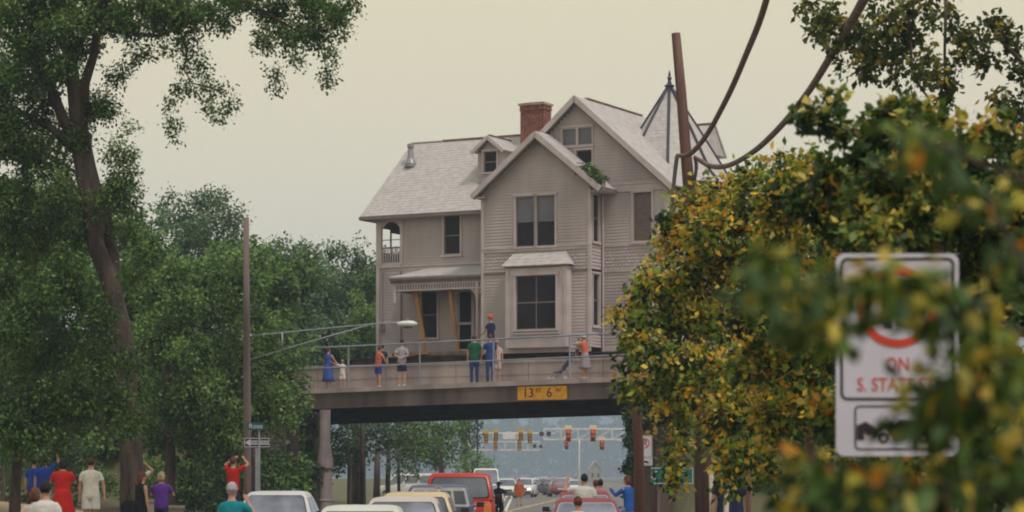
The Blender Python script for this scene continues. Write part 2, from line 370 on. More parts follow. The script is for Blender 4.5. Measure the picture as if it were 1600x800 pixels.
def siding(name, T, f0, f1, z0, z1, holes=(), pitch=0.118, mt=None, parent=house, scal=None):
    mb = MB(); n = int(round((z1-z0)/pitch)); h = (z1-z0)/n
    for i in range(n):
        za, zb = z0+i*h, z0+(i+1)*h; zm = (za+zb)/2
        if f1(zm) <= f0(zm): continue
        iv = [(f0(zm), f1(zm))]
        for (a0, a1, b0, b1) in holes:
            if b0 < zm < b1:
                nv = []
                for p, q in iv:
                    if a1 <= p or a0 >= q: nv.append((p, q)); continue
                    if a0 > p: nv.append((p, a0))
                    if a1 < q: nv.append((a1, q))
                iv = nv
        for p, q in iv:
            if scal:
                k = max(1, round((q-p)/scal)); off = 0.5*(i % 2)
                for j in range(k+1):
                    x0 = max(p, p+(j-off)*(q-p)/k); x1 = min(q, p+(j+1-off)*(q-p)/k)
                    if x1-x0 < .02: continue
                    o = -.016-.012*random.random(); xm = (x0+x1)/2
                    mb.add([T(x0+.004, o, za+.03), T(xm, o-.004, za-.005), T(x1-.004, o, za+.03), T(x1-.004, 0, zb), T(x0+.004, 0, zb)], [(0,1,2,3,4)])
                mb.add([T(p, .012, za), T(q, .012, za), T(q, .012, zb), T(p, .012, zb)], [(0,1,2,3)])
            else:
                mb.add([T(p, -.020, za), T(q, -.020, za), T(q, 0, zb), T(p, 0, zb), T(p, .004, za), T(q, .004, za)], [(0,1,2,3), (4,5,1,0)])
    o = mb.build(name, mt or sid, parent, fix=False); o['kind'] = 'stuff'
    return o
def window(T, a0, a1, z0, z1, sash=2, glassm=None, upper=None, casing=0.09, label=None, cm=None, mull=0, rows=1, parent=house):
    mb = MB(); c = casing
    def bx(x0, x1, d0, d1, y0, y1):
        mb.hexa([T(x0,d0,y0), T(x1,d0,y0), T(x1,d1,y0), T(x0,d1,y0), T(x0,d0,y1), T(x1,d0,y1), T(x1,d1,y1), T(x0,d1,y1)])
    bx(a0-c, a0, -.05, .11, z0-.003, z1); bx(a1, a1+c, -.05, .11, z0-.003, z1); bx(a0-c-.03, a1+c+.03, -.07, .11, z1, z1+c+.02); bx(a0-c-.04, a1+c+.04, -.09, .11, z0-.07, z0-.004)
    f = mb.build('window', cm or trim, parent, label=label)
    mb = MB(); t = .04; dm = dtrim
    bx(a0+.001, a0+t, .03, .07, z0, z1); bx(a1-t, a1-.001, .03, .07, z0, z1); bx(a0+t, a1-t, .03, .07, z1-t, z1-.001); bx(a0+t, a1-t, .03, .07, z0, z0+t)
    zm = (z0+z1)/2
    if sash == 2: bx(a0+t, a1-t, .028, .072, zm-.025, zm+.025)
    for i in range(mull): x = a0+(a1-a0)*(i+1)/(mull+1); bx(x-.016, x+.016, .032, .068, z0+t, z1-t)
    mb.build('sash', dm, f)
    parts = [(z0, zm), (zm, z1)] if sash == 2 else [(z0, z1)]
    for i, (p, q) in enumerate(parts):
        mb = MB(); bx(a0+.002, a1-.002, .05+.01*i, .06+.01*i, p, q)
        mb.build('pane', (upper or glassm or glass) if i == len(parts)-1 else (glassm or glass), f)
    return f
k_ = lambda c: (lambda z: c)
# --- projecting bay with the front gable
def gr(pk, zpk, zev, half):   # half-width of a gable at height z
    return lambda z: max(0.0, min(half, (zpk-z)*half/(zpk-zev)))
bayw = [(0.17,0.97,3.85,5.77),(1.05,1.84,3.84,5.76)]
gB = lambda z: max(-1.25, 1.2-(8.02-z)*2.7/2.2) if z > 5.7 else -1.25
gB1 = lambda z: min(3.3, 1.2+(8.02-z)*2.7/2.2) if z > 5.7 else 3.3
TB = TF(0)
siding('wall', TB, gB, gB1, 3.86, 7.95, bayw)
siding('shingle_band', TB, k_(-1.25), k_(3.3), 2.92, 3.66, [(0.0,2.4,0,3.55)], pitch=0.125, scal=0.16)
siding('wall', TB, k_(-1.25), k_(3.3), 0.0, 2.84, [(0.0,2.4,0,3)])
for a0, a1, z0, z1 in bayw: window(TB, a0, a1, z0, z1, upper=glass_up, casing=.07)
mb = MB(); mb.box(-1.27,3.32,-.04,.02,3.67,3.80); mb.box(-1.29,3.34,-.07,.02,3.80,3.85); mb.build('belt_course', trim, house)
mb = MB(); mb.box(-1.27,3.32,-.045,.02,2.84,2.915); mb.build('belt_course', dtrim, house)
for x in (-1.32, 3.23): mb = MB(); mb.box(x, x+.12, -.05, .06, 0, 5.93 if x > 0 else 5.95); mb.build('corner_board', trim, house)
mb = MB(); mb.box(-1.3,3.34,-.04,.03,-.18,-.002); mb.build('skirt_board', trim, house)
# right return of the bay, with tall narrow windows
TR = TS(3.3)
rw1 = [(.22,.74,3.95,5.75),(.22,.74,.78,2.75)]
siding('wall', TR, k_(0), k_(1.0), 3.86, 5.95, rw1); siding('wall', TR, k_(0), k_(1.0), 0.0, 2.84, rw1); siding('shingle_band', TR, k_(0), k_(1.0), 2.92, 3.85, pitch=.125, scal=.16)
for a0, a1, z0, z1 in rw1: window(TR, a0, a1, z0, z1, casing=.05)
TL = TS(-1.25)
TLl = lambda a, d, z: (-1.25+d, a, z)
siding('wall', TLl, k_(0), k_(1.9), 0.0, 5.95)
# --- roofs: shingle courses as real steps
def roof(name, e0, e1, r0, r1, rows=None, tab=0.28, thick=.05, mt=None, parent=house):
    """quad or triangle plane: eave e0->e1, upper edge r0->r1"""
    e0, e1, r0, r1 = map(Vector, (e0, e1, r0, r1)); n = (e1-e0).cross(r0-e0)
    if n.length < 1e-6: n = (e1-e0).cross(r1-e0)
    n.normalize()
    if n.z < 0: n = -n
    mb = MB(); L = max(((r0+r1)/2-(e0+e1)/2).length, .2); rows = rows or max(2, int(L/0.15))
    mb.hexa([e0-n*thick, e1-n*thick, r1-n*thick, r0-n*thick, e0, e1, r1, r0])
    for i in range(rows):
        t0, t1 = i/rows, (i+1)/rows
        a, b = e0.lerp(r0, t0), e1.lerp(r1, t0); c, d = e1.lerp(r1, t1), e0.lerp(r0, t1)
        wd = (b-a).length; k = max(1, int(wd/tab)); j = random.random()*.6
        for q in range(k+1):
            u0 = max(0, (q-j)/k); u1 = min(1, (q+1-j)/k)
            if u1-u0 < 1e-3: continue
            lf = n*(.006+.007*random.random()); g_ = .004/max(wd, .1)
            p0, p1 = a.lerp(b, u0+g_), a.lerp(b, u1-g_); p2, p3 = d.lerp(c, u1-g_), d.lerp(c, u0+g_)
            mb.add([p0+lf, p1+lf, p2+n*.004, p3+n*.004, p0+n*.001, p1+n*.001], [(0,1,2,3), (4,5,1,0)])
    o = mb.build(name, mt or roofm, parent, fix=False)
    # make every face point out of the roof
    for p in o.data.polygons:
        pass
    return o
def rake(p, q, w=.045, h=.2, m=None): mb = MB(); mb.beam(p, q, w, h); return mb.build('rake_board', m or trim, house)
PKB = (1.2, 8.15); HB = 2.75; EB = 5.92
for sg in (-1, 1):
    ex = PKB[0]+sg*HB
    roof('roof', (ex,-.45,EB), (ex,4.0 if sg > 0 else 3.2,EB), (PKB[0],-.45,PKB[1]), (PKB[0],4.6,PKB[1]))
    rake((ex-sg*.03,-.44,EB-.11), (PKB[0],-.44,PKB[1]-.11)); rake((ex-sg*.1,-.41,EB-.19), (PKB[0],-.41,PKB[1]-.24), .03, .1, dtrim)
    mb = MB(); mb.beam((ex-sg*.02,-.40,EB-.07), (ex-sg*.02,.95 if sg > 0 else 1.3,EB-.07), .1, .12); mb.build('gutter', dtrim, house)
    mb = MB(); mb.box(min(ex, ex-sg*.5), max(ex, ex-sg*.5), -.40, .95, EB-.15, EB-.13); mb.build('soffit', trim, house)
mb = MB(); mb.tube([(3.42,.85,5.7),(3.40,.93,4),(3.40,.93,-.9)], .04, 6); mb.build('downpipe', trim, house)
# --- main block with the big gable
PM = (2.34, 9.55); EM = (6.42, 5.95)
slope = (PM[1]-EM[1])/(EM[0]-PM[0])
m0 = lambda z: max(-1.7, PM[0]-(PM[1]-.2-z)/slope) if z > 5.8 else 3.3
m1 = lambda z: min(6.0, PM[0]+(PM[1]-.2-z)/slope)
TM = TF(1.0)
att = [(1.66,2.24,7.70,8.40),(2.33,2.91,7.69,8.39),(2.24,2.90,6.92,7.52)]
siding('wall', TM, m0, m1, 6.18, 9.3, att)
mainw = [(4.64,5.38,3.92,5.78),(4.68,5.42,.86,2.74)]
siding('wall', TM, k_(3.3), k_(6.0), 3.86, 5.82, mainw); siding('shingle_band', TM, k_(3.3), k_(6.0), 2.92, 3.78, pitch=.125, scal=.16); siding('wall', TM, k_(3.3), k_(6.0), 0, 2.84, mainw)
for i, (a0, a1, z0, z1) in enumerate(mainw): window(TM, a0, a1, z0, z1, glassm=glass_b if i == 0 else glass, upper=glass_b if i == 0 else None)
for a0, a1, z0, z1 in att: window(TM, a0, a1, z0, z1, sash=1, glassm=glass_up if z0 > 7.6 else glass, casing=.05)
mb = MB(); mb.box(3.3,6.05,.95,1.02,5.83,6.10); mb.box(3.3,6.08,.92,1.02,6.10,6.17); mb.build('frieze_board', trim, house)
mb = MB(); mb.box(3.3,6.03,.96,1.02,3.79,3.85); mb.build('belt_course', trim, house)
mb = MB(); mb.box(3.3,6.03,.955,1.02,2.84,2.915); mb.build('belt_course', trim, house)
mb = MB(); mb.box(5.9,6.04,.95,1.1,0,5.83); mb.build('corner_board', trim, house)
mb = MB(); mb.box(3.3,6.05,.96,1.03,-.18,-.002); mb.build('skirt_board', trim, house)
VB = 9.5
roof('roof', (EM[0],.58,EM[1]), (EM[0],VB,EM[1]), (PM[0],.58,PM[1]), (PM[0],VB,PM[1]))
roof('roof', (-1.75,.58,5.94), (-1.75,VB,5.94), (PM[0],.58,PM[1]), (PM[0],VB,PM[1]))
rake((EM[0]-.03,.60,EM[1]-.11), (PM[0],.60,PM[1]-.11)); rake((-1.7,.60,5.84), (PM[0],.60,PM[1]-.11))
rake((EM[0]-.12,.64,EM[1]-.2), (PM[0],.64,PM[1]-.26), .03, .1, dtrim)
ridge = mat('red_ridge_cap', (0.28,0.15,0.12), 0.7, 0.2, 4)
mb = MB(); mb.beam((PM[0],1.6,PM[1]+.02), (PM[0],6.6,PM[1]+.02), .16, .05); mb.build('ridge_cap', ridge, house)
TRm = TS(6.0, 0)
siding('wall', TRm, k_(1.0), k_(9.0), 0, 5.9, [(1.9,2.7,3.9,5.7),(1.9,2.7,.9,2.7)])
for z0, z1 in ((3.9,5.7),(.9,2.7)): window(TRm, 1.9, 2.7, z0, z1)
mb = MB(); mb.box(-1.2,5.98,8.9,9.0,0,5.9); mb.add([(-1.2,9.0,5.9),(5.98,9.0,5.9),(2.34,9.0,9.3)], [(0,1,2)]); mb.box(-1.2,-1.15,1.9,9,0,5.9); mb.build('wall', sid, house)
mb = MB(); mb.box(-1.15,5.9,1.3,8.8,.05,.15); mb.box(-6.0,-1.2,2.1,6,.05,.15); mb.build('floor', dtrim, house)
# rear cross gable on the right
mb = MB(); mb.hexa([(2.6,5.9,7.9),(5.35,5.9,7.9),(5.35,6.0,7.85),(2.6,6.0,7.85),(2.6,7.1,9.1),(5.35,7.1,9.1),(5.35,7.12,9.05),(2.6,7.12,9.05)])
mb.hexa([(2.6,8.3,7.9),(5.35,8.3,7.9),(5.35,8.2,7.85),(2.6,8.2,7.85),(2.6,7.1,9.1),(5.35,7.1,9.1),(5.35,7.08,9.05),(2.6,7.08,9.05)]); mb.add([(5.3,6.0,7.9),(5.3,8.2,7.9),(5.3,7.1,9.05)], [(0,1,2)])
mb.build('rear_gable', roofm, house)
mb = MB(); mb.beam((2.5,7.1,9.12), (5.4,7.1,9.12), .14, .05); mb.build('ridge_cap', ridge, house)
# --- octagonal corner tower
TC = (4.30, 5.0)
def octr(r, z, n=8, ph=math.pi/8): return [(TC[0]+math.cos(2*math.pi*k/n+ph)*r, TC[1]+math.sin(2*math.pi*k/n+ph)*r, z) for k in range(n)]
tip = (TC[0], TC[1], 10.3)
prof = [(2.68,6.42),(2.25,6.85),(1.15,8.62),(.08,10.28)]
for k in range(8):
    R_ = [octr(r, z) for r, z in prof]
    for i in range(3):
        roof('tower_roof', R_[i][k], R_[i][(k+1) % 8], R_[i+1][k], R_[i+1][(k+1) % 8], thick=.03)
hip = mat('dark_hip_flashing', (0.07,0.065,0.085), 0.5, 0.15, 3, metal=.3)
for k in range(8):
    mb = MB(); mb.tube([octr(r+.02, z+.02)[k] for r, z in prof], .055, 6); mb.build('hip_flashing', hip, house)
mb = MB(); n = 10
mb.ring_loft([[(TC[0]+math.cos(2*math.pi*q/n)*r, TC[1]+math.sin(2*math.pi*q/n)*r, z) for q in range(n)] for r, z in ((.16,10.15),(.13,10.3),(.22,10.38),(.10,10.45),(.06,10.6),(.10,10.68),(.04,10.76),(.06,10.82),(.01,10.98))]); mb.build('finial', hip, house)
for k in range(8):
    a = Vector(octr(2.15, 0)[k]); b = Vector(octr(2.15, 0)[(k+1) % 8]); d = (b-a); LL = d.length; d.normalize(); nn_ = Vector((d.y, -d.x, 0))
    if ((a+b)/2+nn_-Vector((TC[0], TC[1], 0))).length < ((a+b)/2-Vector((TC[0], TC[1], 0))).length: nn_ = -nn_
    mid = (a+b)/2
    if mid.x < 4.8: continue
    Tk = lambda A, dd, z, a=a, d=d, nn_=nn_: tuple(a+d*A-nn_*dd+Vector((0,0,z)))
    siding('tower_wall', Tk, k_(0), k_(LL), 0, 6.45, [(.5,1.15,3.9,5.7),(.5,1.15,.9,2.7)]); window(Tk, .5, 1.15, 3.9, 5.7); window(Tk, .5, 1.15, .9, 2.7)
# --- left wing: walls, hipped roof, dormer
TW = TF(1.8)
bal = (-6.85, -5.98, 3.62, 5.30)
siding('wall', TW, k_(-7.05), k_(-1.25), 3.56, 5.45, [bal, (-3.98,-3.26,3.86,5.40)])
siding('wall', TW, k_(-7.05), k_(-1.25), 0.0, 3.46, [(-5.02,-4.30,.62,2.45),(-3.36,-2.70,.05,2.4)])
mb = MB(); mb.box(-7.08,-1.25,1.76,1.82,3.47,3.55); mb.build('belt_course', trim, house)
mb = MB(); mb.box(-7.1,-1.25,1.75,1.83,-.18,-.002); mb.build('skirt_board', trim, house)
mb = MB(); mb.box(-7.09,-6.95,1.74,1.9,0,5.45); mb.build('corner_board', trim, house)
mb = MB(); mb.tube([(-5.92,1.72,3.3),(-5.92,1.72,-.3)], .03, 6); mb.build('downpipe', dtrim, house)
TLW = lambda a, d, z: (-7.05+d, a, z)
siding('wall', TLW, k_(1.8), k_(6.6), 0.0, 5.45, [(2.0,2.78,4.2,5.12),(2.92,3.72,4.2,4.98)])
mb = MB(); mb.box(-7.05,-1.3,6.55,6.62,0,5.45); mb.build('wall', sid, house)
window(TW, -3.98, -3.26, 3.86, 5.40, casing=.08); window(TW, -5.02, -4.30, .62, 2.45, casing=.08)
# recessed corner balcony with an arched opening
mb = MB(); mb.box(bal[0]-.1,bal[0],1.74,1.86,bal[2]-.1,bal[3]+.1); mb.box(bal[1],bal[1]+.12,1.74,1.86,bal[2]-.1,bal[3]+.1); mb.box(bal[0]-.1,bal[1]+.1,1.74,1.88,bal[2]-.16,bal[2]-.02); mb.box(bal[0]-.1,bal[1]+.12,1.745,1.86,bal[3],bal[3]+.12)
f = mb.build('balcony', trim, house)
mb = MB(); xc = (bal[0]+bal[1])/2; rr = (bal[1]-bal[0])/2
for i in range(12):
    a0, a1 = math.pi*i/12, math.pi*(i+1)/12; p = [(xc+rr*math.cos(t), bal[3]-.42+.42*math.sin(t)) for t in (a0, a1)]
    mb.hexa([(p[1][0],1.78,p[1][1]),(p[0][0],1.78,p[0][1]),(p[0][0],1.84,p[0][1]),(p[1][0],1.84,p[1][1]),(p[1][0],1.78,bal[3]+.01),(p[0][0],1.78,bal[3]+.01),(p[0][0],1.84,bal[3]+.01),(p[1][0],1.84,bal[3]+.01)])
mb.build('arch_spandrel', trim, f)
for z0_, z1_ in ((.62,.68),(.02,.07),(.95,.98)): mb = MB(); mb.box(bal[0],bal[1],1.80,1.85,bal[2]+z0_,bal[2]+z1_); mb.build('handrail', dtrim, f)
for i in range(8):
    x = bal[0]+.06+(bal[1]-bal[0]-.12)*i/7; mb = MB(); mb.box(x-.022,x+.022,1.81,1.84,bal[2]+.07,bal[2]+.62); mb.build('baluster', trim, f)
mb = MB(); mb.box(-7.04,-5.9,3.85,3.9,bal[2]-.1,bal[3]+.1); mb.box(-7.04,-5.9,1.85,3.85,bal[2]-.06,bal[2]-.01); mb.box(-5.9,-5.85,1.85,3.9,bal[2]-.1,bal[3]+.1); mb.box(-7.04,-5.9,1.86,3.85,bal[3]+.06,bal[3]+.1); mb.build('recess_wall', dtrim, f)
# hipped wing roof
EW = 5.52; fe = 1.35; RZ = 8.74; RV = 4.2; RS = -6.88; EL = -7.62; be = 7.05
roof('roof', (EL,fe,EW), (-1.2,fe,EW), (RS,RV,RZ), (-1.2,RV,RZ)); roof('roof', (EL,be,EW), (-1.2,be,EW), (RS,RV,RZ), (-1.2,RV,RZ)); roof('roof', (EL,fe,EW), (EL,be,EW), (RS,RV,RZ), (RS,RV+.01,RZ))
mb = MB(); mb.box(EL,-1.75,fe-.04,fe+.05,EW-.14,EW-.01); mb.box(EL-.04,EL+.04,fe,be,EW-.14,EW-.01); mb.build('gutter', dtrim, house)
mb = MB(); mb.box(EL+.04,-1.75,fe+.05,1.85,EW-.12,EW-.09); mb.box(EL+.04,-7.0,fe,be,EW-.12,EW-.09); mb.build('soffit', trim, house)
mb = MB(); mb.beam((-5.4,RV,RZ+.03), (-1.3,RV,RZ+.03), .14, .05); mb.build('ridge_cap', ridge, house)
mb = MB(); mb.beam((RS,RV,RZ+.02), (-5.45,RV,RZ+.02), .12, .04); mb.build('ridge_cap', roofm, house)
pipe = mat('galvanised_pipe', (0.33,0.33,0.36), 0.5, 0.15, 4, metal=.4)
mb = MB(); n = 12
mb.ring_loft([[(-6.40+math.cos(2*math.pi*q/n)*r, 3.3+math.sin(2*math.pi*q/n)*r, z) for q in range(n)] for r, z in ((.25,7.66),(.25,7.80),(.14,7.98),(.10,8.42),(.14,8.45),(.14,8.58),(.11,8.60))]); pass; mb.build('roof_vent', pipe, house)
# dormer
DV = 2.35; DC = -2.22
siding('dormer', TF(DV), lambda z: DC-min(.55, (8.42-z)*.9), lambda z: DC+min(.55, (8.42-z)*.9), 6.7, 8.38, [(-2.50,-1.92,7.10,7.92)])
window(TF(DV), -2.50, -1.92, 7.10, 7.92, casing=.07)
for sg in (-1, 1):
    roof('dormer_roof', (DC+sg*.74,DV-.25,7.92), (DC+sg*.74,4.1,7.92), (DC,DV-.25,8.52), (DC,4.6,8.52))
    mb = MB(); mb.beam((DC+sg*.72,DV-.26,7.86), (DC,DV-.26,8.45), .04, .14); mb.build('rake_board', trim, house)
    mb = MB(); mb.box(min(DC+sg*.55,DC+sg*.53),max(DC+sg*.55,DC+sg*.53),DV,3.8,6.7,7.95); mb.build('dormer', sid, house)
mb = MB(); mb.beam((DC,DV-.1,8.55), (DC,4.4,8.55), .1, .04); mb.build('ridge_cap', ridge, house)
# chimney
brickm = mat('chimney_brick', (0.30,0.115,0.085), 0.9, 0.3, 9, 0.3, 30, col2=(0.12,0.06,0.055)); mortar = mat('mortar', (0.30,0.22,0.19), .9, .1, 3)
mb = MB(); mb.box(-1.58,-.58,3.72,4.36,7.5,9.86); ch = mb.build('chimney', mortar, house)
mb = MB(); z = 8.3; rowi = 0
while z < 9.82:
    off = .115*(rowi % 2); ex_ = .02 if z < 9.62 else (.06 if z < 9.72 else .045)
    x = -1.60-off
    while x < -.56:
        a, b = max(x, -1.6)+.005, min(x+.22, -.56)-.005
        if b-a > .03: mb.box(a, b, 3.72-ex_-.004*random.random(), 3.76, z+.005, z+.068)
        x += .23
    y = 3.70
    while y < 4.36:
        mb.box(-.60, -.58+ex_, y+.005, min(y+.22, 4.38)-.005, z+.005, z+.068); mb.box(-1.58-ex_, -1.56, y+.005, min(y+.22, 4.38)-.005, z+.005, z+.068); y += .23
    z += .075; rowi += 1
mb.build('brick_courses', brickm, ch, kind='stuff')
mb = MB(); mb.box(-1.66,-.50,3.64,4.44,9.84,9.93); mb.box(-1.5,-.66,3.8,4.28,9.93,9.97); mb.build('chimney_cap', mat('cap_stone', (.36,.29,.26), .9, .15, 5), ch)
# box window on the bay
TO = TF(-.36, 0)
siding('wall', TO, k_(-.02), k_(2.50), .0, .52, pitch=.5); 
mb = MB(); mb.box(-.04,.26,-.36,.02,0,3.02); mb.box(2.16,2.50,-.36,.02,0,3.02); mb.box(.26,2.16,-.36,.02,2.80,3.02); mb.box(.26,2.16,-.36,.02,0,.50)
mb.box(-.08,.06,-.40,.02,0,3.02); mb.box(2.40,2.54,-.40,.02,0,3.02); mb.box(.22,2.20,-.43,-.3,.50,.58); bw = mb.build('box_window', trim, house)
mb = MB(); mb.box(-.10,2.56,-.42,.02,3.02,3.08); mb.build('cornice', dtrim, bw)
window(TO, .36, 2.06, .68, 2.72, glassm=glass, mull=1, casing=.10, parent=house)
roof('box_window_roof', (-.2,-.52,3.09), (2.66,-.52,3.09), (.08,0.0,3.62), (2.32,0.0,3.62))
mb = MB(); mb.add([(-.2,-.52,3.09),(-.2,.0,3.09),(.08,0,3.62)], [(0,1,2)]); mb.add([(2.66,-.52,3.09),(2.66,.0,3.09),(2.32,0,3.62)], [(0,1,2)]); mb.build('box_window_roof', roofm, house)
# porch
pv = .35
roof('porch_roof', (-5.62,pv-.12,2.93), (-1.12,pv-.12,2.93), (-4.6,1.78,3.38), (-1.9,1.78,3.38))
mb = MB(); mb.add([(-5.62,pv-.12,2.93),(-4.6,1.78,3.38),(-5.62,1.78,2.93)], [(0,1,2)]); mb.build('porch_roof', roofm, house)
mb = MB(); mb.box(-5.60,-1.14,pv-.10,pv+.14,2.80,2.92); mb.box(-5.56,-1.18,pv-.03,pv+.12,2.68,2.80); mb.box(-5.60,-5.4,pv,1.8,2.7,2.92); mb.build('porch_cornice', dtrim, house)
mb = MB(); mb.box(-5.50,-1.28,pv,pv+.08,2.38,2.44); mb.box(-5.50,-1.28,pv,pv+.08,2.62,2.68); mb.box(-5.5,-5.42,pv,1.8,2.38,2.68); fr = mb.build('porch_frieze', trim, house)
for i in range(36):
    x = -5.45+i*.118; mb = MB(); mb.box(x-.028,x+.028,pv+.02,pv+.06,2.44,2.62); mb.build('spindle', trim, fr)
mb = MB(); mb.box(-5.5,-1.28,pv+.065,pv+.075,2.44,2.62); mb.build('frieze_back', dtrim, fr)
mb = MB(); mb.box(-5.3,-1.25,.5,1.78,2.70,2.73); mb.build('porch_ceiling', dtrim, house)
def post(x, z0, z1, full=True):
    mb = MB(); n = 10
    if full: pr = [(.075,z0),(.075,z0+.25),(.05,z0+.3),(.065,z0+.5),(.05,z1-.95),(.06,z1-.9),(.05,z1-.85),(.075,z1-.55),(.085,z1-.5),(.085,z1)]
    else: pr = [(.03,z0),(.07,z0+.08),(.08,z0+.2),(.08,z1)]
    mb.ring_loft([[(x+math.cos(2*math.pi*q/n)*r, pv+.04+math.sin(2*math.pi*q/n)*r, z) for q in range(n)] for r, z in pr]); mb.build('porch_post', trim, house)
post(-1.72, 0.02, 2.66); post(-5.42, 1.85, 2.66, False)
for sx in (-1, 1):   # curved brackets at the post head
    mb = MB(); x0 = -1.72+sx*.07
    for i in range(6):
        a0, a1 = math.pi/2*i/6, math.pi/2*(i+1)/6; R0 = .42
        p = [(x0+sx*(R0-R0*math.cos(t)), 1.98+R0*math.sin(t)) for t in (a0, a1)]
        mb.hexa([(p[0][0],pv+.02,p[0][1]),(p[1][0],pv+.02,p[1][1]),(p[1][0],pv+.06,p[1][1]),(p[0][0],pv+.06,p[0][1]),(x0,pv+.02,2.0 if i == 0 else p[0][1]+.001),(p[1][0],pv+.02,2.4),(p[1][0],pv+.06,2.4),(x0,pv+.06,2.0 if i == 0 else p[0][1]+.001)])
    mb.build('bracket', trim, house)
mb = MB(); mb.box(-5.5,-1.3,.3,1.8,-.16,-.02); mb.build('porch_floor', mat('old_wood', (.2,.14,.11), .9, .2, 4), house)
# porch door
mb = MB(); mb.box(-3.46,-3.36,1.72,1.9,.0,2.5); mb.box(-2.70,-2.60,1.72,1.9,.0,2.5); mb.box(-3.46,-2.60,1.72,1.9,2.4,2.52); dr = mb.build('door', trim, house)
mb = MB(); mb.box(-3.36,-2.70,1.78,1.84,1.10,1.20); mb.box(-3.36,-3.30,1.78,1.84,.05,2.4); mb.box(-2.76,-2.70,1.78,1.84,.05,2.4); mb.box(-3.3,-2.76,1.78,1.84,.05,.14); mb.build('screen_frame', trim, dr)
mb = MB(); mb.box(-3.36,-2.70,1.85,1.88,.05,2.4); mb.build('screen', dark, dr)
# timber struts standing in for the missing post
tim = mat('raw_timber', (0.38,0.19,0.07), 0.8, 0.15, 6, stretch=(1,1,.15))
for p, q in (((-4.62,.62,2.55),(-4.12,.62,-.18)), ((-3.08,.62,2.55),(-2.60,.55,-.35))):
    mb = MB(); mb.beam(p, q, .13, .10, (0,1,0)); mb.build('timber_strut', tim, house)
mb = MB(); mb.box(-4.35,-3.85,.0,.3,-.12,-.02); mb.build('timber_block', tim, house)
mb = MB(); mb.box(-6.85,-6.68,1.62,1.75,.9,1.25); mb.tube([(-6.76,1.7,1.25),(-6.76,1.72,3.3)], .02, 6); mb.build('electric_meter', dtrim, house)
# steel moving beams and cribbing under the house
steel = mat('rusty_beam_steel', (0.085,0.058,0.05), .8, .3, 2, .3, 14)
def ibeam(x0, x1, v, z0, z1, name='steel_beam'):
    mb = MB(); mb.box(x0,x1,v-.15,v+.15,z0,z0+.04); mb.box(x0,x1,v-.15,v+.15,z1-.04,z1); mb.box(x0,x1,v-.02,v+.02,z0+.04,z1-.04); mb.build(name, steel, house)
ibeam(-7.3, 7.0, .35, -.72, -.19); ibeam(-7.3, 7.0, 2.6, -.72, -.22); ibeam(-7.3, 7.0, 7.6, -.72, -.2)
mb = MB()
for x in (-6,-3.5,-1,1.5,4,6): mb.box(x-.15,x+.15,-.1,8.6,-1.0,-.72)
mb.build('cross_beam', steel, house)
for x in (-5.2,-3.4,1.6,3.4,5.2):
    for v in (1.6, 6.2):
        mb = MB(); mb.tube([(x,v-.25,-.98),(x,v+.25,-.98)], .42, 18); mb.build('dolly_wheel', mat('rubber', (.025,.024,.026), .9, .1, 3), house)
# ivy caught on the right-hand slope of the front gable roof
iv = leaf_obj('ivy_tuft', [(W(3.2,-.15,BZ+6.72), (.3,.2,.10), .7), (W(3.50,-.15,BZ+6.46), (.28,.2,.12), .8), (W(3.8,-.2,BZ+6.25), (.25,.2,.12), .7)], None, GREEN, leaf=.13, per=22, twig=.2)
tag(iv, 'green leafy vine tuft lying on the front gable roof of the house', 'vine')
# ------------------------------------------------------------------ trees
def tree(name, label, clumps, pal, trunk=None, rad=None, group=None, leaf=.13, per=22, twig=.4, limbs=(), cat='tree', droop=.5, bk=None, asp=.55, shell=.5, trunk_label=None):
    base = trunk[0] if trunk else min((c[0] for c in clumps), key=lambda p: p.z)
    t = thing(name, label, cat, (base.x, base.y, ground_h(base.x, base.y)), 0, group)
    off = Vector(t.location)
    cl = [(tuple(Vector(c)-off), r, d) for c, r, d in clumps]
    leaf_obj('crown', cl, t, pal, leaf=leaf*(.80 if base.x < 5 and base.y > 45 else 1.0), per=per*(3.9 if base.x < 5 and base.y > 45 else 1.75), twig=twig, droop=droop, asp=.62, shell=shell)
    if trunk:
        pts = [p-off for p in trunk]; pts[0].z = -.3
        mb = MB(); mb.tube(pts, rad, 12); mb.build('trunk', bk or bark, t, smooth=True)
    for pp, rr in limbs:
        mb = MB(); mb.tube([p-off for p in pp], rr, 8); mb.build('limb', bk or bark, t, smooth=True)
    return t
def path(lst, Y): return [P(a, b, Y) for a, b in lst]
# great tree at the left with hanging sprays
Y = 63
big = [(140,160,24),(105,95,28),(122,215,20),(95,270,30),(140,60,26),(165,300,24),(115,30,30),(30,40,60),(60,110,50),(0,130,60),(10,210,55),(60,250,50),(115,200,30),(20,320,65),(90,310,50),(150,330,38),(190,290,24),(200,325,20),(205,350,14),(178,235,20),(165,165,22),(182,118,14),(100,20,50),(160,12,42),(220,8,38),(280,12,38),(330,18,32),(200,38,20),(250,36,20),(290,52,16),(300,80,12),(288,96,9),(215,82,14),(192,100,10),(232,78,9),(266,70,10),(315,96,9),(322,112,7),(370,4,26),(430,14,32),(480,18,36),(520,22,26),(420,58,16),(450,52,18),(490,58,20),(515,84,13),(506,108,9),(512,122,7),(462,90,10),(430,112,8),(432,130,6),(410,74,8),(532,48,12),(545,2,14),(282,134,10),(266,160,7),(268,184,5),(272,203,4),(302,132,9),(322,138,9),(346,143,11),(362,160,7),(342,176,6),(328,166,6),(205,200,9),(200,240,12),(207,262,10),(182,270,12),(30,390,60),(100,380,45),(60,170,30),(210,430,22),(220,395,16)]
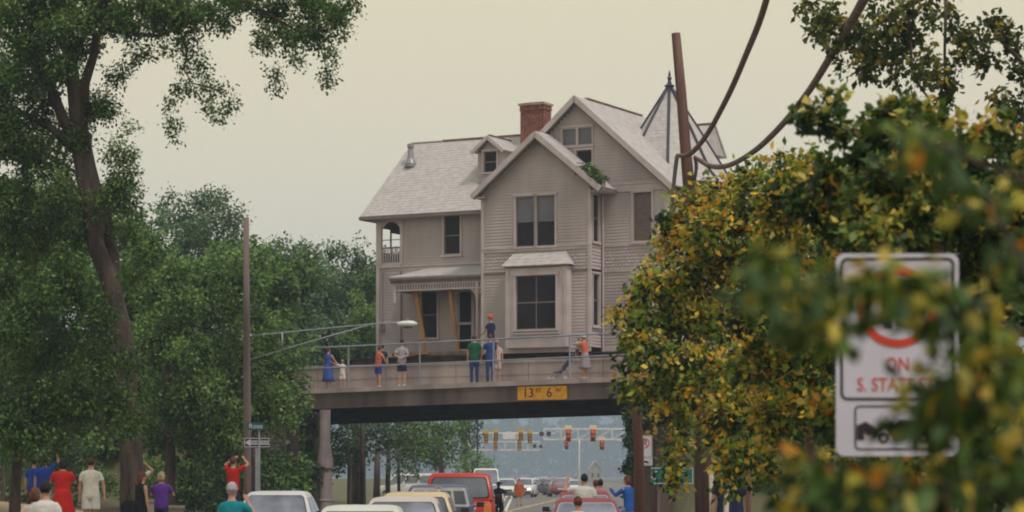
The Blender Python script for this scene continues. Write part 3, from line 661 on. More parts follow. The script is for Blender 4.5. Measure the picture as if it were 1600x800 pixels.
OVER = [((x_, y_, z_), (1.7,1.7,1.1), 1.6) for x_, y_, z_ in ((-6.5,50,11.5),(-4.2,53,12),(-5,46,12.5),(-2.8,49,13),(-3.2,42,13.2),(-1.5,46,14.3),(-7,44,11.8),(-2,38,13.6),(0.5,43,14.6),(-5.5,58,13.9),(-3.4,60.5,14.4),(-4.6,55,14.0),(-2.2,57,14.8),(-1.2,52,14.6),(-6.2,61,14.4))]  # unseen clumps over the road, added to reflect in the car windows
big += [(10,-40,80),(120,-50,80),(240,-50,70),(360,-50,60),(470,-40,50)]
lm = [(path([(150,372),(158,330),(140,262),(128,200),(132,130),(148,82),(150,52),(175,46),(212,54),(250,56),(276,44),(310,10),(340,-20)], Y), [.2,.18,.17,.16,.14,.11,.10,.07,.06,.05,.045,.03,.02]),
      (path([(127,225),(100,190),(85,150),(62,105),(30,70),(-10,40)], Y), [.17,.15,.13,.11,.09,.06]),
      (path([(112,90),(95,60),(85,20),(80,-30)], Y), [.16,.14,.12,.10]),
      (path([(118,235),(80,200),(20,170),(-30,150)], Y), [.12,.10,.08,.05]),
      (path([(196,560),(172,450),(175,400),(165,340),(150,290)], Y+1), [.3,.24,.2,.17,.14]),
      (path([(280,44),(292,80),(288,110),(300,130),(330,138),(355,148)], Y), [.04,.03,.02,.02,.015,.01]),
      (path([(340,-10),(400,10),(450,40),(500,70),(512,115)], Y), [.05,.04,.035,.02,.01])]
tree('large_tree', 'huge tall tree with thick curved trunk and hanging leaf sprays filling the upper left', blobs(big, Y, 2.0)+[(Vector(a_)+Vector((0,0,1.9)), r_, d_) for a_, r_, d_ in OVER], GREEN,
     path([(208,830),(206,740),(202,640),(194,545),(185,495),(169,430),(150,385),(140,330),(125,235),(117,150),(110,90),(102,40),(95,-10),(90,-60)], Y),
     [.36,.31,.28,.27,.26,.25,.23,.22,.21,.19,.17,.15,.13,.12], limbs=lm+[([P(110,90,Y), P(200,-60,60), Vector((-6,54,14)), Vector((-4,48,14.5)), Vector((-2,43,15.5))], [.11,.09,.07,.05,.03])], leaf=.118, per=44, twig=.32)
lt = [(95,415,38),(60,465,45),(120,465,38),(20,440,40),(160,500,30),(20,520,50),(90,540,52),(150,560,40),(200,560,22),(222,610,14),(40,600,55),(110,620,50),(178,630,34),(60,680,50),(130,690,45),(0,660,45),(205,660,22)]
tree('leafy_tree', 'bright green bushy tree in front of the huge trunk at far left', blobs([q for q in lt if q[1] < 685], 59.5, .8), LTGREEN[:2]+[(0.045,0.085,0.022,4)], path([(22,860),(24,760),(30,680),(50,600)], 60), [.16,.14,.12,.08], leaf=.13, per=30, twig=.34)
dk = [(225,375,24),(245,405,32),(285,420,34),(240,460,40),(290,475,36),(230,530,42),(282,545,40),(250,600,42),(300,610,45),(240,665,45),(320,660,45),(275,640,40)]
tree('dark_tree', 'dense dark green tree directly right of the huge trunk', blobs(dk, 80, 2), GREEN, path([(262,850),(262,760),(265,640),(262,520)], 80), [.3,.26,.2,.12], leaf=.17, per=32, twig=.42)
pk = [(290,345,34),(330,325,28),(352,345,24),(300,378,38),(262,345,20),(345,390,36),(312,308,14),(272,308,10),(255,320,12),(345,308,9),(370,330,12),(300,420,40),(350,430,40)]
tree('hazy_tree', 'grey-green tree with an airy domed crown rising behind the left wooden pole', blobs(pk, 124, 3), HAZY, path([(318,760),(316,600),(318,440),(322,340)], 124), [.4,.34,.25,.1], leaf=.24, per=30, twig=.6)
c1 = [(430,405,28),(438,375,12),(470,400,26),(410,440,34),(450,450,40),(400,490,38),(440,510,42),(480,440,34),(420,540,40),(470,520,40)]
tree('broad_tree', 'broad mid-green tree behind the left end of the bridge railing', blobs(c1, 120, 3), HAZY, path([(440,760),(440,600),(442,470)], 120), [.4,.35,.2], leaf=.22, per=32, twig=.55)
c2 = [(515,400,24),(555,402,26),(590,412,26),(520,450,40),(565,455,40),(600,450,30),(510,510,40),(560,515,42),(600,500,30),(540,550,40),(480,560,34),(620,420,30)]
tree('broad_tree', 'round-topped green tree touching the left wall of the house', blobs(c2, 128, 3), HAZY, path([(560,760),(560,600),(562,470)], 128), [.4,.35,.2], leaf=.22, per=32, twig=.55)
yl = [(562,470,16),(572,490,16),(560,510,20),(580,520,18),(550,535,18)]
tree('young_tree', 'small yellow-green tree just left of the house corner above the railing', blobs(yl, 112, 1), LTGREEN, path([(566,660),(566,520)], 112), [.12,.06], leaf=.2, per=32, twig=.4)
bs = [(395,440,26),(365,425,30),(350,480,36),(400,490,24),(340,540,38),(385,540,36),(425,525,22),(445,555,26),(420,580,34),(370,600,38),(462,592,20),(440,622,32),(472,634,14),(405,640,38),(450,655,18),(350,650,45),(330,600,36),(395,690,30),(345,700,34)]
tree('leafy_tree', 'spreading green tree covering the left end of the bridge behind the one way sign', blobs(bs, 80, 1.6), GREEN, path([(402,850),(400,760),(398,640)], 80), [.16,.14,.08], leaf=.16, per=32, twig=.42)
def shrub(label, lst, Y, pal=DKGREEN, leaf=.15, per=30, jit=1.0, name='shrub'):
    c = blobs(lst, Y, jit); t = thing(name, label, 'shrub', (c[0][0].x, Y, ground_h(c[0][0].x, Y)))
    off = Vector(t.location); leaf_obj('foliage', [(tuple(Vector(a)-off), r, d) for a, r, d in c], t, pal, leaf=leaf, per=per, twig=.35)
    pts = [Vector((0,0,-.1)), Vector((.05,0,.5)), Vector((0,0,1.1))]; mb = MB(); mb.tube(pts, [.06,.05,.03], 6); mb.build('stem', bark, t)
tk = []
for i in range(160):
    px_, py_ = random.uniform(-140, 470), random.uniform(335, 790)
    if px_ > 380 and py_ < 420: continue
    tk.append(C_(px_, py_, random.uniform(34, 50), random.uniform(92, 104) if py_ < 720 or px_ < 300 else 90))
for i in range(40): tk.append(C_(random.uniform(455, 605), random.uniform(430, 590), random.uniform(28, 38), random.uniform(126, 136)))
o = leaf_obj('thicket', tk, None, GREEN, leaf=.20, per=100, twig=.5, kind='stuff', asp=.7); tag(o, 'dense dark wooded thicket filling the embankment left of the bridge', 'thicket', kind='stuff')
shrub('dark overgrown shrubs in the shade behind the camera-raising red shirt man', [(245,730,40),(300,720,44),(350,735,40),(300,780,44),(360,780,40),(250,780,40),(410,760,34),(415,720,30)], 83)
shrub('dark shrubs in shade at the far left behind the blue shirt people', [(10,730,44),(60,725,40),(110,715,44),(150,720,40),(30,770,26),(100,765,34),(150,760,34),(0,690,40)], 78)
shrub('trimmed green hedge just left of the huge trunk', [(150,738,16),(165,742,18),(172,760,18),(150,765,16)], 71, GREEN, leaf=.1, jit=.4, name='hedge')
shrub('small sunlit green shrub right of the huge trunk', [(222,728,10),(235,730,11),(248,734,10),(225,748,14),(242,750,12)], 70, GREEN, leaf=.1, jit=.4)
shrub('low brownish hedge at the left edge above the sandy patch', [(5,778,9),(22,776,9),(40,778,9),(56,780,8)], 74, [(.07,.055,.03,2),(.04,.05,.02,2)], leaf=.1, jit=.3, name='hedge')
# behind the bridge, seen through the underpass
u1 = [(535,680,26),(525,720,26),(560,700,30),(545,655,26),(590,680,30)]
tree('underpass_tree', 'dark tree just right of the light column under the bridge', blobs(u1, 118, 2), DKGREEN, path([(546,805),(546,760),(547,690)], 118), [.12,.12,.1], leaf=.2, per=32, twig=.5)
u2 = [(615,690,24),(640,700,26),(600,655,26),(640,665,28),(660,690,24),(620,720,18)]
tree('underpass_tree', 'tree with brownish lower leaves and thin trunks above the parked cars', blobs(u2, 126, 2), GREEN+[(.12,.10,.03,1)], path([(606,800),(606,750),(608,690)], 126), [.13,.13,.1], leaf=.2, per=32, twig=.5, limbs=[(path([(588,800),(590,700)], 126), [.2,.14]), (path([(624,800),(622,700)], 126), [.09,.08])])
u3 = [(680,670,28),(700,690,24),(665,710,22),(690,710,24),(650,730,14),(720,655,20)]
tree('underpass_tree', 'green leafy tree above the red truck through the underpass', blobs(u3, 140, 2), GREEN+LTGREEN[:1], path([(690,795),(690,740),(688,690)], 140), [.16,.15,.1], leaf=.22, per=32, twig=.5)
u4 = [(728,670,18),(735,690,15),(722,705,16),(736,655,12)]
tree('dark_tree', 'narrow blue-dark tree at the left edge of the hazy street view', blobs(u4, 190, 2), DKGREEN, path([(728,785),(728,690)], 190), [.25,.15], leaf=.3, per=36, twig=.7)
u5 = [(728,718,13),(742,712,11),(722,730,11),(750,728,10),(765,722,9),(738,728,10)]
tree('young_tree', 'small light green roadside tree beside the white van', blobs(u5, 178, 1), LTGREEN, path([(738,790),(738,720)], 178), [.1,.08], leaf=.25, per=36, twig=.5)
# far-off hazy woods closing the street
def woods(name, Y, x0, x1, h, step, leaf, pal, per=26):
    cl = []; x = x0
    while x < x1:
        hh = h*(0.75+0.5*random.random()); z = 0
        while z < hh:
            r = step*(.6+.4*random.random()); cl.append(((x+random.uniform(-2,2), Y+random.uniform(-8,8), z+r*.5), (r, r, r*.9), 1)); z += r*.9
        x += step*.9
    o = leaf_obj(name, cl, None, pal, leaf=leaf, per=per*2, twig=1.6, asp=.8, kind='stuff')
    tag(o, 'hazy blue-green far-off woods '+('closing the end of the street' if Y < 2000 else 'on the rise beyond the street'), 'woods', kind='stuff')
woods('distant_woods', 1800, -460, 460, 38, 13, 2.4, DKGREEN)
woods('distant_woods', 3100, -900, 900, 100, 30, 6.5, DKGREEN, 26)

# yellow-flecked trees on the right
A1 = [(1048,335,18),(1090,305,24),(1140,292,26),(1190,275,24),(1062,372,30),(1112,352,36),(1160,332,38),(1022,412,14),(1016,440,18),(990,478,20),(972,484,9),(1040,440,34),(1100,415,42),(1002,530,28),(985,560,18),(1050,500,42),(1110,490,46),(1014,602,20),(1060,570,42),(1120,560,46),(1056,640,25),(1130,640,32),(1075,620,20),(1052,690,18),(1048,722,13),(1054,742,9),(1150,400,44),(1160,620,46),(1150,690,30),(985,600,12)]
tree('yellowing_tree', 'green tree dotted with yellow leaf clusters beside the bridge, overlapping the house', blobs(A1, 33, 1.6), YELLOW, path([(1000,850),(998,700),(992,600),(988,520),(990,440)], 36), [.09,.075,.06,.05,.03], leaf=.10, per=40, twig=.24, bk=bark_red, asp=.6)
A2 = [(1200,325,40),(1250,288,38),(1220,400,46),(1282,358,48),(1180,480,46),(1240,480,50),(1290,440,40),(1180,560,46),(1240,570,50),(1300,540,46),(1200,650,42),(1260,640,46),(1150,722,28),(1200,735,26),(1250,715,30),(1305,300,36),(1225,262,22),(1270,252,20),(1300,640,40)]
tree('yellowing_tree', 'dense green tree full of orange-yellow leaves between the wooden pole and large sign', blobs(A2, 28, 1.6), YELLOW, path([(1268,900),(1266,760),(1264,640),(1260,500)], 29), [.07,.06,.05,.03], leaf=.095, per=38, twig=.22, limbs=[(path([(1236,900),(1234,780),(1232,640)], 29.5), [.045,.04,.03])], bk=bark_red, asp=.6)
B1 = [(1390,192,44),(1440,205,48),(1350,240,34),(1305,282,30),(1270,300,30),(1500,232,50),(1560,210,30),(1590,260,40),(1400,300,56),(1480,320,56),(1560,340,56),(1350,350,46),(1420,390,46),(1520,420,56),(1590,450,46),(1330,430,36),(1540,520,56),(1590,600,56),(1530,640,46),(1560,720,56),(1480,740,46),(1400,740,46),(1340,750,40),(1400,560,80),(1310,640,40),(1282,182,16),(1262,172,7),(1310,200,16),(1300,150,6),(1330,330,40),(1450,480,60),(1540,290,40)]
B1p = [(0.022,0.05,0.014,3.4),(0.055,0.10,0.022,3.6),(0.13,0.19,0.03,2.6),(0.40,0.36,0.05,1.0),(0.6,0.46,0.09,.7),(.5,.2,.02,.15)]
tree('dark_leafy_tree', 'dark green tree with scattered yellow leaves standing behind the large white sign', blobs(B1, 17, 1.2), B1p, path([(1470,1100),(1475,820),(1480,600),(1470,400),(1440,250)], 17.5), [.08,.07,.06,.05,.03], leaf=.075, per=34, twig=.11, asp=.6, bk=bark_red)
R1 = [(random.uniform(1150,1420), random.uniform(330,700), 40) for _ in range(34)]
tree('shade_tree', 'dark green tree filling the background behind the yellow-flecked trees', blobs(R1, 62, 2), GREEN, path([(1290,860),(1290,700),(1285,500)], 62), [.25,.2,.12], leaf=.16, per=26, twig=.4)
R2 = [(random.uniform(1380,1680), random.uniform(260,700), 42) for _ in range(34)]
tree('shade_tree', 'dark green tree in the background at the far right edge behind the sign', blobs(R2, 54, 2), GREEN, path([(1530,900),(1530,700),(1525,450)], 54), [.25,.2,.12], leaf=.15, per=26, twig=.4)
T1 = [(1268,8,16),(1300,20,22),(1335,45,22),(1310,62,14),(1335,92,20),(1368,86,20),(1400,80,22),(1440,90,20),(1462,112,14),(1420,42,26),(1385,18,24),(1440,15,22),(1352,104,12),(1480,20,14),(1500,42,13),(1522,65,16),(1542,90,12),(1562,46,12),(1582,70,14),(1502,82,9),(1476,128,7),(1592,108,14),(1360,60,20),(1398,108,10),(1280,45,10),(1440,115,12),(1550,30,8),(1480,150,6),(1450,-30,20),(1590,170,24),(1560,150,10),(1680,60,50),(1720,140,45),(1660,-60,60),(1760,-20,60),(1600,-120,60),(1700,-180,60),(1800,90,50)]
tree('overhanging_tree', 'leafy branches hanging into the sky at the upper right corner', blobs(T1, 38, 1.2), [(.04,.065,.018,3),(.08,.11,.025,4),(.16,.17,.03,2),(.38,.28,.04,1)], path([(1720,1000),(1730,500),(1700,100),(1620,-60)], 38.5), [.3,.24,.18,.12], leaf=.115, per=30, twig=.22, asp=.6,
     limbs=[(path([(1620,-60),(1500,-40),(1400,20),(1330,60),(1270,5)], 38), [.09,.07,.05,.03,.015]), (path([(1420,30),(1425,110),(1440,140),(1462,165)], 38), [.03,.025,.02,.012]), (path([(1478,-10),(1476,90),(1480,165)], 38), [.028,.022,.014]), (path([(1700,100),(1620,120),(1560,60),(1500,70)], 38), [.08,.05,.03,.014])], bk=bark)
# out-of-focus branch close to the camera: every leaf big enough to see is an object of its own
Nc = [(1392,450,34),(1345,470,32),(1290,455,34),(1240,455,44),(1185,445,40),(1240,500,30),(1320,500,20),(1440,480,28),(1475,440,18),(1400,440,36),(1450,450,30),(1430,640,32),(1476,592,26),(1455,630,26),(1500,645,38),(1540,600,44),(1485,590,26),(1560,670,44),(1300,755,44),(1350,745,34),(1400,760,40),(1450,750,40),(1500,755,44),(1560,760,44),(1250,765,40),(1270,725,24),(1590,700,40),(1430,215,34),(1480,235,30),(1540,300,34),(1580,400,36),(1200,410,20),(1540,480,30),(1560,540,20)]
nb = thing('near_branches', 'out-of-focus green and yellow leafy twigs close in front of the large white sign', 'branch', P(1500,742,4.5)*1.0)
nb.location.z = 0; off = Vector(nb.location)
lmeshes = []
for i, (c_, w_) in enumerate(((( .035,.075,.016),5),((.06,.12,.02),4),((.10,.17,.03),2),((.50,.38,.03),1.6),((.55,.22,.02),.4),((.5,.46,.12),.7))):
    m = mat('near_leaf_%s' % ['dark','green','light','yellow','orange','pale'][i], c_, .5, .1, 8)
    for L in (.045, .06):
        me = bpy.data.meshes.new('leaf'); n = 5; vs = []; fs = []
        for q in range(n+1):
            t = q/n; wd = L*.28*math.sin(math.pi*min(1, t*.93+.04))**.8; zz = -L*.25*t*t
            vs += [(-wd, L*t, zz+wd*.3), (0, L*t, zz), (wd, L*t, zz+wd*.3)]
        for q in range(n):
            a = q*3; fs += [(a,a+1,a+4,a+3), (a+1,a+2,a+5,a+4)]
        me.from_pydata(vs, [], fs); me.materials.append(m); lmeshes.append((me, w_))
wts = [w_ for _, w_ in lmeshes]; tot = 0
big_ = [c for c in Nc]
for (a, b, r) in big_:
    k = 7 if r > 30 else 5
    for _ in range(k):
        if tot >= 300: break
        Yq = 4.5+random.uniform(-.35,.35); ang = random.random()*6.28; q = r*math.sqrt(random.random())
        p = P(a+q*math.cos(ang), b+q*math.sin(ang)*.9, Yq)-off
        me = random.choices([m for m, _ in lmeshes], wts)[0]
        o = bpy.data.objects.new('leaf', me); COL.objects.link(o); o.parent = nb; o.location = p
        o.rotation_euler = (random.uniform(-2.2,-.6), random.uniform(-.6,.6), random.uniform(-3.1,3.1)); tot += 1
leaf_obj('small_leaves', [(tuple(P(a, b, 4.6+random.uniform(-.3,.3))-off), (r/F*4.5, .12, r/F*4.5), 1) for a, b, r in Nc], nb, B1p, leaf=.045, per=3, twig=.045, kind='stuff', asp=.6, nl=3)
for pp in ([(1660,560),(1560,500),(1470,440),(1390,430),(1290,440),(1190,430)], [(1660,700),(1580,640),(1500,630),(1440,640)], [(1660,800),(1560,770),(1450,760),(1300,765),(1240,770)], [(1660,300),(1540,260),(1440,210),(1390,215)], [(1660,560),(1600,420),(1540,300)]):
    mb = MB(); mb.tube([P(a, b, 4.55)-off for a, b in pp], [.005,.0045,.004,.0035,.003,.002][:len(pp)], 6); mb.build('twig', bark, nb, smooth=True)
mb = MB(); mb.tube([P(1680,2330,4.55)-off, P(1672,1000,4.55)-off, P(1662,560,4.55)-off, P(1655,280,4.55)-off], [.02,.017,.012,.008], 8); mb.build('stem', bark, nb, smooth=True)

iv2 = leaf_obj('ivy', [C_(a, b, r, 86.0, sy=.6) for a, b, r in ((982,610,9),(988,630,10),(984,650,9),(990,665,10),(994,640,9),(985,690,8),(992,712,9),(998,680,8),(984,730,6),(1002,610,10),(1005,650,9))], None, DKGREEN, leaf=.11, per=60, twig=.2, kind='stuff'); tag(iv2, 'dark green ivy climbing the stained pier at the right end of the underpass', 'ivy', kind='stuff')
# ------------------------------------------------------------------ poles, cables, signs
def px_r(p, Y): return p/F*Y
lean = thing('leaning_pole', 'tall bare reddish wooden pole leaning in front of the tower roof', 'pole', (P(1100,742,66).x, 66, .1))
off = Vector(lean.location)
mb = MB(); mb.tube([P(a, b, 66)-off for a, b in ((1056,52),(1064,140),(1071,230),(1077,300),(1088,480),(1096,640),(1101,860))], [px_r(r, 66) for r in (7,8,8.7,9.5,11,13,14)], 16); mb.build('shaft', bark_red, lean, smooth=True)
cbm = mat('weathered_cable', (0.21,0.15,0.125), .8, .25, 6, .4, 20)
def cable(pts, label, name='cable', m=cbm, rs=None, cat='cable', group=None):
    mb = MB(); V = [P(a, b, y) for a, b, y, r in pts]; R0 = [px_r(r*.82, y) for a, b, y, r in pts]
    # smooth by Catmull-Rom
    out = []; rr = []
    for i in range(len(V)-1):
        p0, p1, p2, p3 = V[max(i-1,0)], V[i], V[i+1], V[min(i+2,len(V)-1)]
        for k in range(5):
            t = k/5; out.append(.5*((2*p1)+(p2-p0)*t+(2*p0-5*p1+4*p2-p3)*t*t+(3*p1-p0-3*p2+p3)*t**3)); rr.append(R0[i]*(1-t)+R0[i+1]*t)
    out.append(V[-1]); rr.append(R0[-1]); mb.tube(out, rr, 10)
    o = mb.build(name, m, None, smooth=True); tag(o, label, cat, group); return o
cable([(1058,243,65.8,4),(1070,243,65.5,4.5),(1084,236,65,5),(1108,205,63,5),(1140,145,58,5.5),(1168,80,51,6),(1188,30,46,6.5),(1205,-30,42,7),(1222,-120,38,8),(1245,-330,30,10),(1275,-800,20,14)], 'thick brown cable sagging from the leaning pole, the left one of two')
cable([(1084,244,65.6,3),(1096,252,65.5,4.5),(1112,260,64.5,5),(1140,258,62,5),(1180,235,57,5.5),(1222,195,51,6),(1262,145,46,6.5),(1292,98,41,7.5),(1322,48,37,8.5),(1352,-5,33,10),(1385,-75,30,11),(1450,-260,24,13),(1540,-700,17,18)], 'thick grey-brown cable sagging from the leaning pole, the longer one on the right')
cable([(1058,244,65.7,4),(1054,275,65.7,4),(1050,320,65.6,3.5),(1044,370,65.6,4),(1041,410,65.6,4)], 'dark cable end hanging down beside the leaning pole over the house corner', m=bark)
cable([(1086,246,65.9,3.5),(1088,262,65.9,3.5),(1084,290,65.9,3)], 'short dark cable stub on the right side of the leaning pole', m=bark)
poleg = mat('grey_pole_wood', (0.20,0.15,0.145), .85, .25, 3, .4, 12, stretch=(1,1,.08))
lp = thing('street_light', 'tall grey wooden pole with long metal arm carrying a white street lamp', 'street light', (P(386,742,73).x, 73, .3))
off = Vector(lp.location)
mb = MB(); mb.tube([P(a, b, 73)-off for a, b in ((384.5,340),(385.5,500),(386.5,700),(387,870))], [px_r(r, 73) for r in (4.5,5.3,6,6.6)], 14); mb.build('pole', poleg, lp, smooth=True)
galv = mat('galvanised_steel', (0.32,0.34,0.40), .5, .1, 4, metal=.3)
def arm(name, pts, r, m=galv): mb = MB(); mb.tube([P(a, b, 73)-off for a, b in pts], px_r(r, 73), 8); mb.build(name, m, lp, smooth=True)
arm('arm', [(390,525),(441,520),(500,514),(575,507),(612,504),(626,504)], 1.0); arm('brace', [(390,562),(480,535),(575,508)], .9); arm('strut', [(441,520),(441,547)], 1.4); arm('bracket', [(378,527),(394,524)], 2.2)
lampm = mat('lamp_white', (0.72,0.76,0.72), .4, .05, 3, spec=.5)
c = P(636, 506, 73)-off
mb = MB(); rings = []
for t, wz in ((-.31,.015),(-.28,.05),(-.15,.085),(.05,.10),(.2,.085),(.29,.04),(.31,.01)):
    rings.append([(c.x+t, c.y+math.cos(2*math.pi*k/12)*wz*1.5, c.z+math.sin(2*math.pi*k/12)*wz) for k in range(12)])
mb.ring_loft(rings); mb.build('lamp_head', lampm, lp, smooth=True)
mb = MB(); mb.tube([(c.x,c.y,c.z+.08),(c.x,c.y,c.z+.17)], .04, 8); mb.build('photocell', tim, lp)
mb = MB(); mb.ell((c.x+.02,c.y,c.z-.08), (.16,.1,.07), 10, 6); mb.build('lamp_lens', glass_up, lp)
# signs
swhite = mat('sign_white', (0.55,0.53,0.63), .45, .04, 2, spec=.4); sblack = mat('sign_black', (0.025,0.02,0.03), .5, .05, 3); sred = mat('sign_red', (0.58,0.06,0.04), .5, .1, 4)
sgreen = mat('sign_green', (0.02,0.16,0.12), .5, .1, 4); sblue = mat('sign_teal', (0.015,0.10,0.11), .5, .1, 4); syel = mat('sign_amber', (0.72,0.34,0.03), .6, .12, 5); signpost = mat('sign_post_steel', (0.16,.15,.15), .6, .2, 4, metal=.4)
def rrect(x0, x1, z0, z1, r, n=5):
    pts = []
    for cx, cz, a0 in ((x1-r, z1-r, 0), (x0+r, z1-r, 90), (x0+r, z0+r, 180), (x1-r, z0+r, 270)):
        for i in range(n+1): a = math.radians(a0+90*i/n); pts.append((cx+r*math.cos(a), cz+r*math.sin(a)))
    return pts
def plate(name, x0, x1, z0, z1, r, y0, y1, m, parent): mb = MB(); mb.prism(rrect(x0, x1, z0, z1, r), 'y', y0, y1); return mb.build(name, m, parent)
def outline(name, x0, x1, z0, z1, r, t, y, m, parent):
    a = rrect(x0, x1, z0, z1, r); b = rrect(x0+t, x1-t, z0+t, z1-t, max(.001, r-t)); n = len(a); mb = MB()
    mb.add([(p[0], y, p[1]) for p in a]+[(p[0], y, p[1]) for p in b], [(i, (i+1) % n, n+(i+1) % n, n+i) for i in range(n)]); return mb.build(name, m, parent)
def ringm(name, cx, cz, r0, r1, y, m, parent, slash=True):
    mb = MB(); n = 36
    mb.add([(cx+r*math.cos(2*math.pi*k/n), y, cz+r*math.sin(2*math.pi*k/n)) for r in (r1, r0) for k in range(n)], [(k, (k+1) % n, n+(k+1) % n, n+k) for k in range(n)])
    if slash:
        d = (r1-r0)/2; a = math.radians(-45); u = Vector((math.cos(a), 0, math.sin(a))); p = Vector((-u.z, 0, u.x))*d; c = Vector((cx, y-.001, cz)); u = u*(r0+d*.4)
        mb.add([c-u-p, c+u-p, c+u+p, c-u+p], [(0,1,2,3)])
    return mb.build(name, m, parent)
RX = (math.radians(90), 0, 0)
def towtruck(x0, x1, z0, y, parent):   # tow-away symbol: truck at the left lifting a car
    L = x1-x0; s = L/10.0; mb = MB()
    def poly(pp): mb.add([(x0+a*s, y, z0+b*s) for a, b in pp], [tuple(range(len(pp)))])
    poly([(0,.6),(.9,.6),(.9,1.6),(1.2,1.2),(3.2,1.7),(3.6,2.2),(2.4,2.0),(1.1,2.9),(0,2.4)]); poly([(2.6,2.0),(3.6,2.7),(3.8,2.5),(3.0,1.9)])
    poly([(3.9,1.2),(9.2,.9),(9.6,1.6),(8.4,2.1),(7.6,3.0),(5.2,3.1),(4.5,2.2),(3.7,1.9)])
    o = mb.build('tow_symbol', sblack, parent, fix=False)
    for cx in (3.3, 8.2):
        ringm('wheel_symbol', x0+cx*s, z0+.8*s, .28*s, .62*s, y-.001, sblack, parent, False)
    return o
def pole_sign(label, cx, cz_top, Yd, wd, ht, lines=True, post=True, pm=None, pr=.03, k=1.0):
    c0 = P(cx, cz_top, Yd); t = thing('no_parking_sign', label, 'sign', (c0.x, Yd, 0)); z1 = c0.z; z0 = z1-ht; h = wd/2
    plate('sign_panel', -h, h, z0, z1, wd*.07, -.004, .004, swhite, t)
    zs = z0+ht*.275
    outline('sign_border', -h+wd*.035, h-wd*.035, zs, z1-wd*.035, wd*.06, wd*.022, -.007, sblack, t)
    rc = wd*.33; zc = z1-ht*.265
    ringm('red_circle', 0, zc, rc*.80, rc, -.008, sred, t)
    textmesh('P', rc*1.75, (0, -.0065, zc), RX, sblack, t, ext=.0005)
    if lines:
        textmesh('ON', wd*.155, (0, -.0065, zs+ht*.175), RX, sred, t, ext=.0008, sx=.8)
        textmesh('S. STATE ST.', wd*.155, (0, -.0065, zs+ht*.075), RX, sred, t, ext=.0008, sx=.8)
    outline('sign_border', -h+wd*.15, h-wd*.11, z0+ht*.03, zs-ht*.025, wd*.04, wd*.014, -.007, sblack, t)
    towtruck(-h+wd*.17, h-wd*.17, z0+ht*.055, -.0075, t)
    mb = MB()
    if pr < .05: mb.box(-pr, pr, .006, .04, .0, z1-.03)
    else: mb.box(-pr, pr, .01, .16, .0, z1+.1)
    mb.build('post', pm or signpost, t)
    return t
pole_sign('large white no parking sign reading S. STATE ST. half hidden by blurred leaves', 1402, 396, 12.0, .606, 1.0)
pole_sign('small white no parking sign on the dark post beside the bridge pier', 1007, 680, 56, .36, .70, lines=False, pr=.15, pm=mat('dark_post_wood', (.075,.055,.05), .9, .2, 3, .3, 10))
def simple_sign(name, label, px0, px1, py0, py1, Yd, m, txt, tm, size, bord=None, postx=None, z_off=0, arrow=False):
    a = P(px0, py0, Yd); b = P(px1, py1, Yd); cx = (a.x+b.x)/2; t = thing(name, label, 'sign', (cx, Yd, ground_h(cx, Yd))); g0 = t.location.z
    x0, x1, z0, z1 = a.x-cx, b.x-cx, b.z-g0, a.z-g0
    plate('sign_panel', x0, x1, z0, z1, .03, -.006, .006, m, t)
    if bord: outline('sign_border', x0+.015, x1-.015, z0+.015, z1-.015, .025, .02 if bord is not True else .02, -.009, bord, t)
    if txt: textmesh(txt, size, ((x0+x1)/2+z_off, -.0085, (z0+z1)/2), RX, tm, t, ext=.001)
    return t, x0, x1, z0, z1
t, x0, x1, z0, z1 = simple_sign('street_name_sign', 'small green street name sign above the one way sign beside the left pole', 386, 413, 660, 672, 71, sblue, 'Rose', swhite, .2)
mb = MB(); mb.tube([(.1,.05,0),(.1,.05,z0)], .03, 8); mb.build('post', galv, t)
t, x0, x1, z0, z1 = simple_sign('one_way_sign', 'black and white one way sign with arrow pointing left on the wooden pole', 381, 422, 683.5, 699.5, 71.5, sblack, None, None, 0, bord=swhite)
zc = (z0+z1)/2; H_ = (z1-z0); mb = MB(); y = -.010
mb.add([(x0+.03,y,zc),(x0+.20,y,zc+H_*.36),(x0+.20,y,zc+H_*.2),(x1-.04,y,zc+H_*.2),(x1-.04,y,zc-H_*.2),(x0+.20,y,zc-H_*.2),(x0+.20,y,zc-H_*.36)], [(0,1,2,3,4,5,6)]); mb.build('arrow', swhite, t, fix=False)
textmesh('ONE WAY', .125, ((x0+x1)/2+.1, -.0125, zc), RX, sblack, t, ext=.001)
mb = MB(); mb.box(-.05,.05,.01,.03,0,z1); mb.build('post', galv, t)
t, x0, x1, z0, z1 = simple_sign('road_sign', 'green road sign with white border half covered by leaves below the bridge', 1015, 1084, 730, 757, 60, sgreen, 'C', swhite, .3, bord=swhite, z_off=-.42)
mb = MB(); mb.box(-.36,-.27,.01,.07,0,z1-.02); mb.build('post', poleg, t)
# clearance sign on the girder
t = thing('clearance_sign', 'amber height limit sign reading 13 FT 6 IN on the bridge girder', 'sign', tuple(W(3.1,-3.5,4.86)), -TH)
plate('sign_panel', -1.0, 1.0, -.245, .245, .02, -.02, .02, syel, t)
for tx, x, z, s_ in (('13', -.56, 0, .47), ('FT', -.14, .09, .2), ('6', .30, 0, .47), ('IN', .66, .09, .2)): textmesh(tx, s_, (x, -.0235, z), RX, sblack, t, ext=.002)

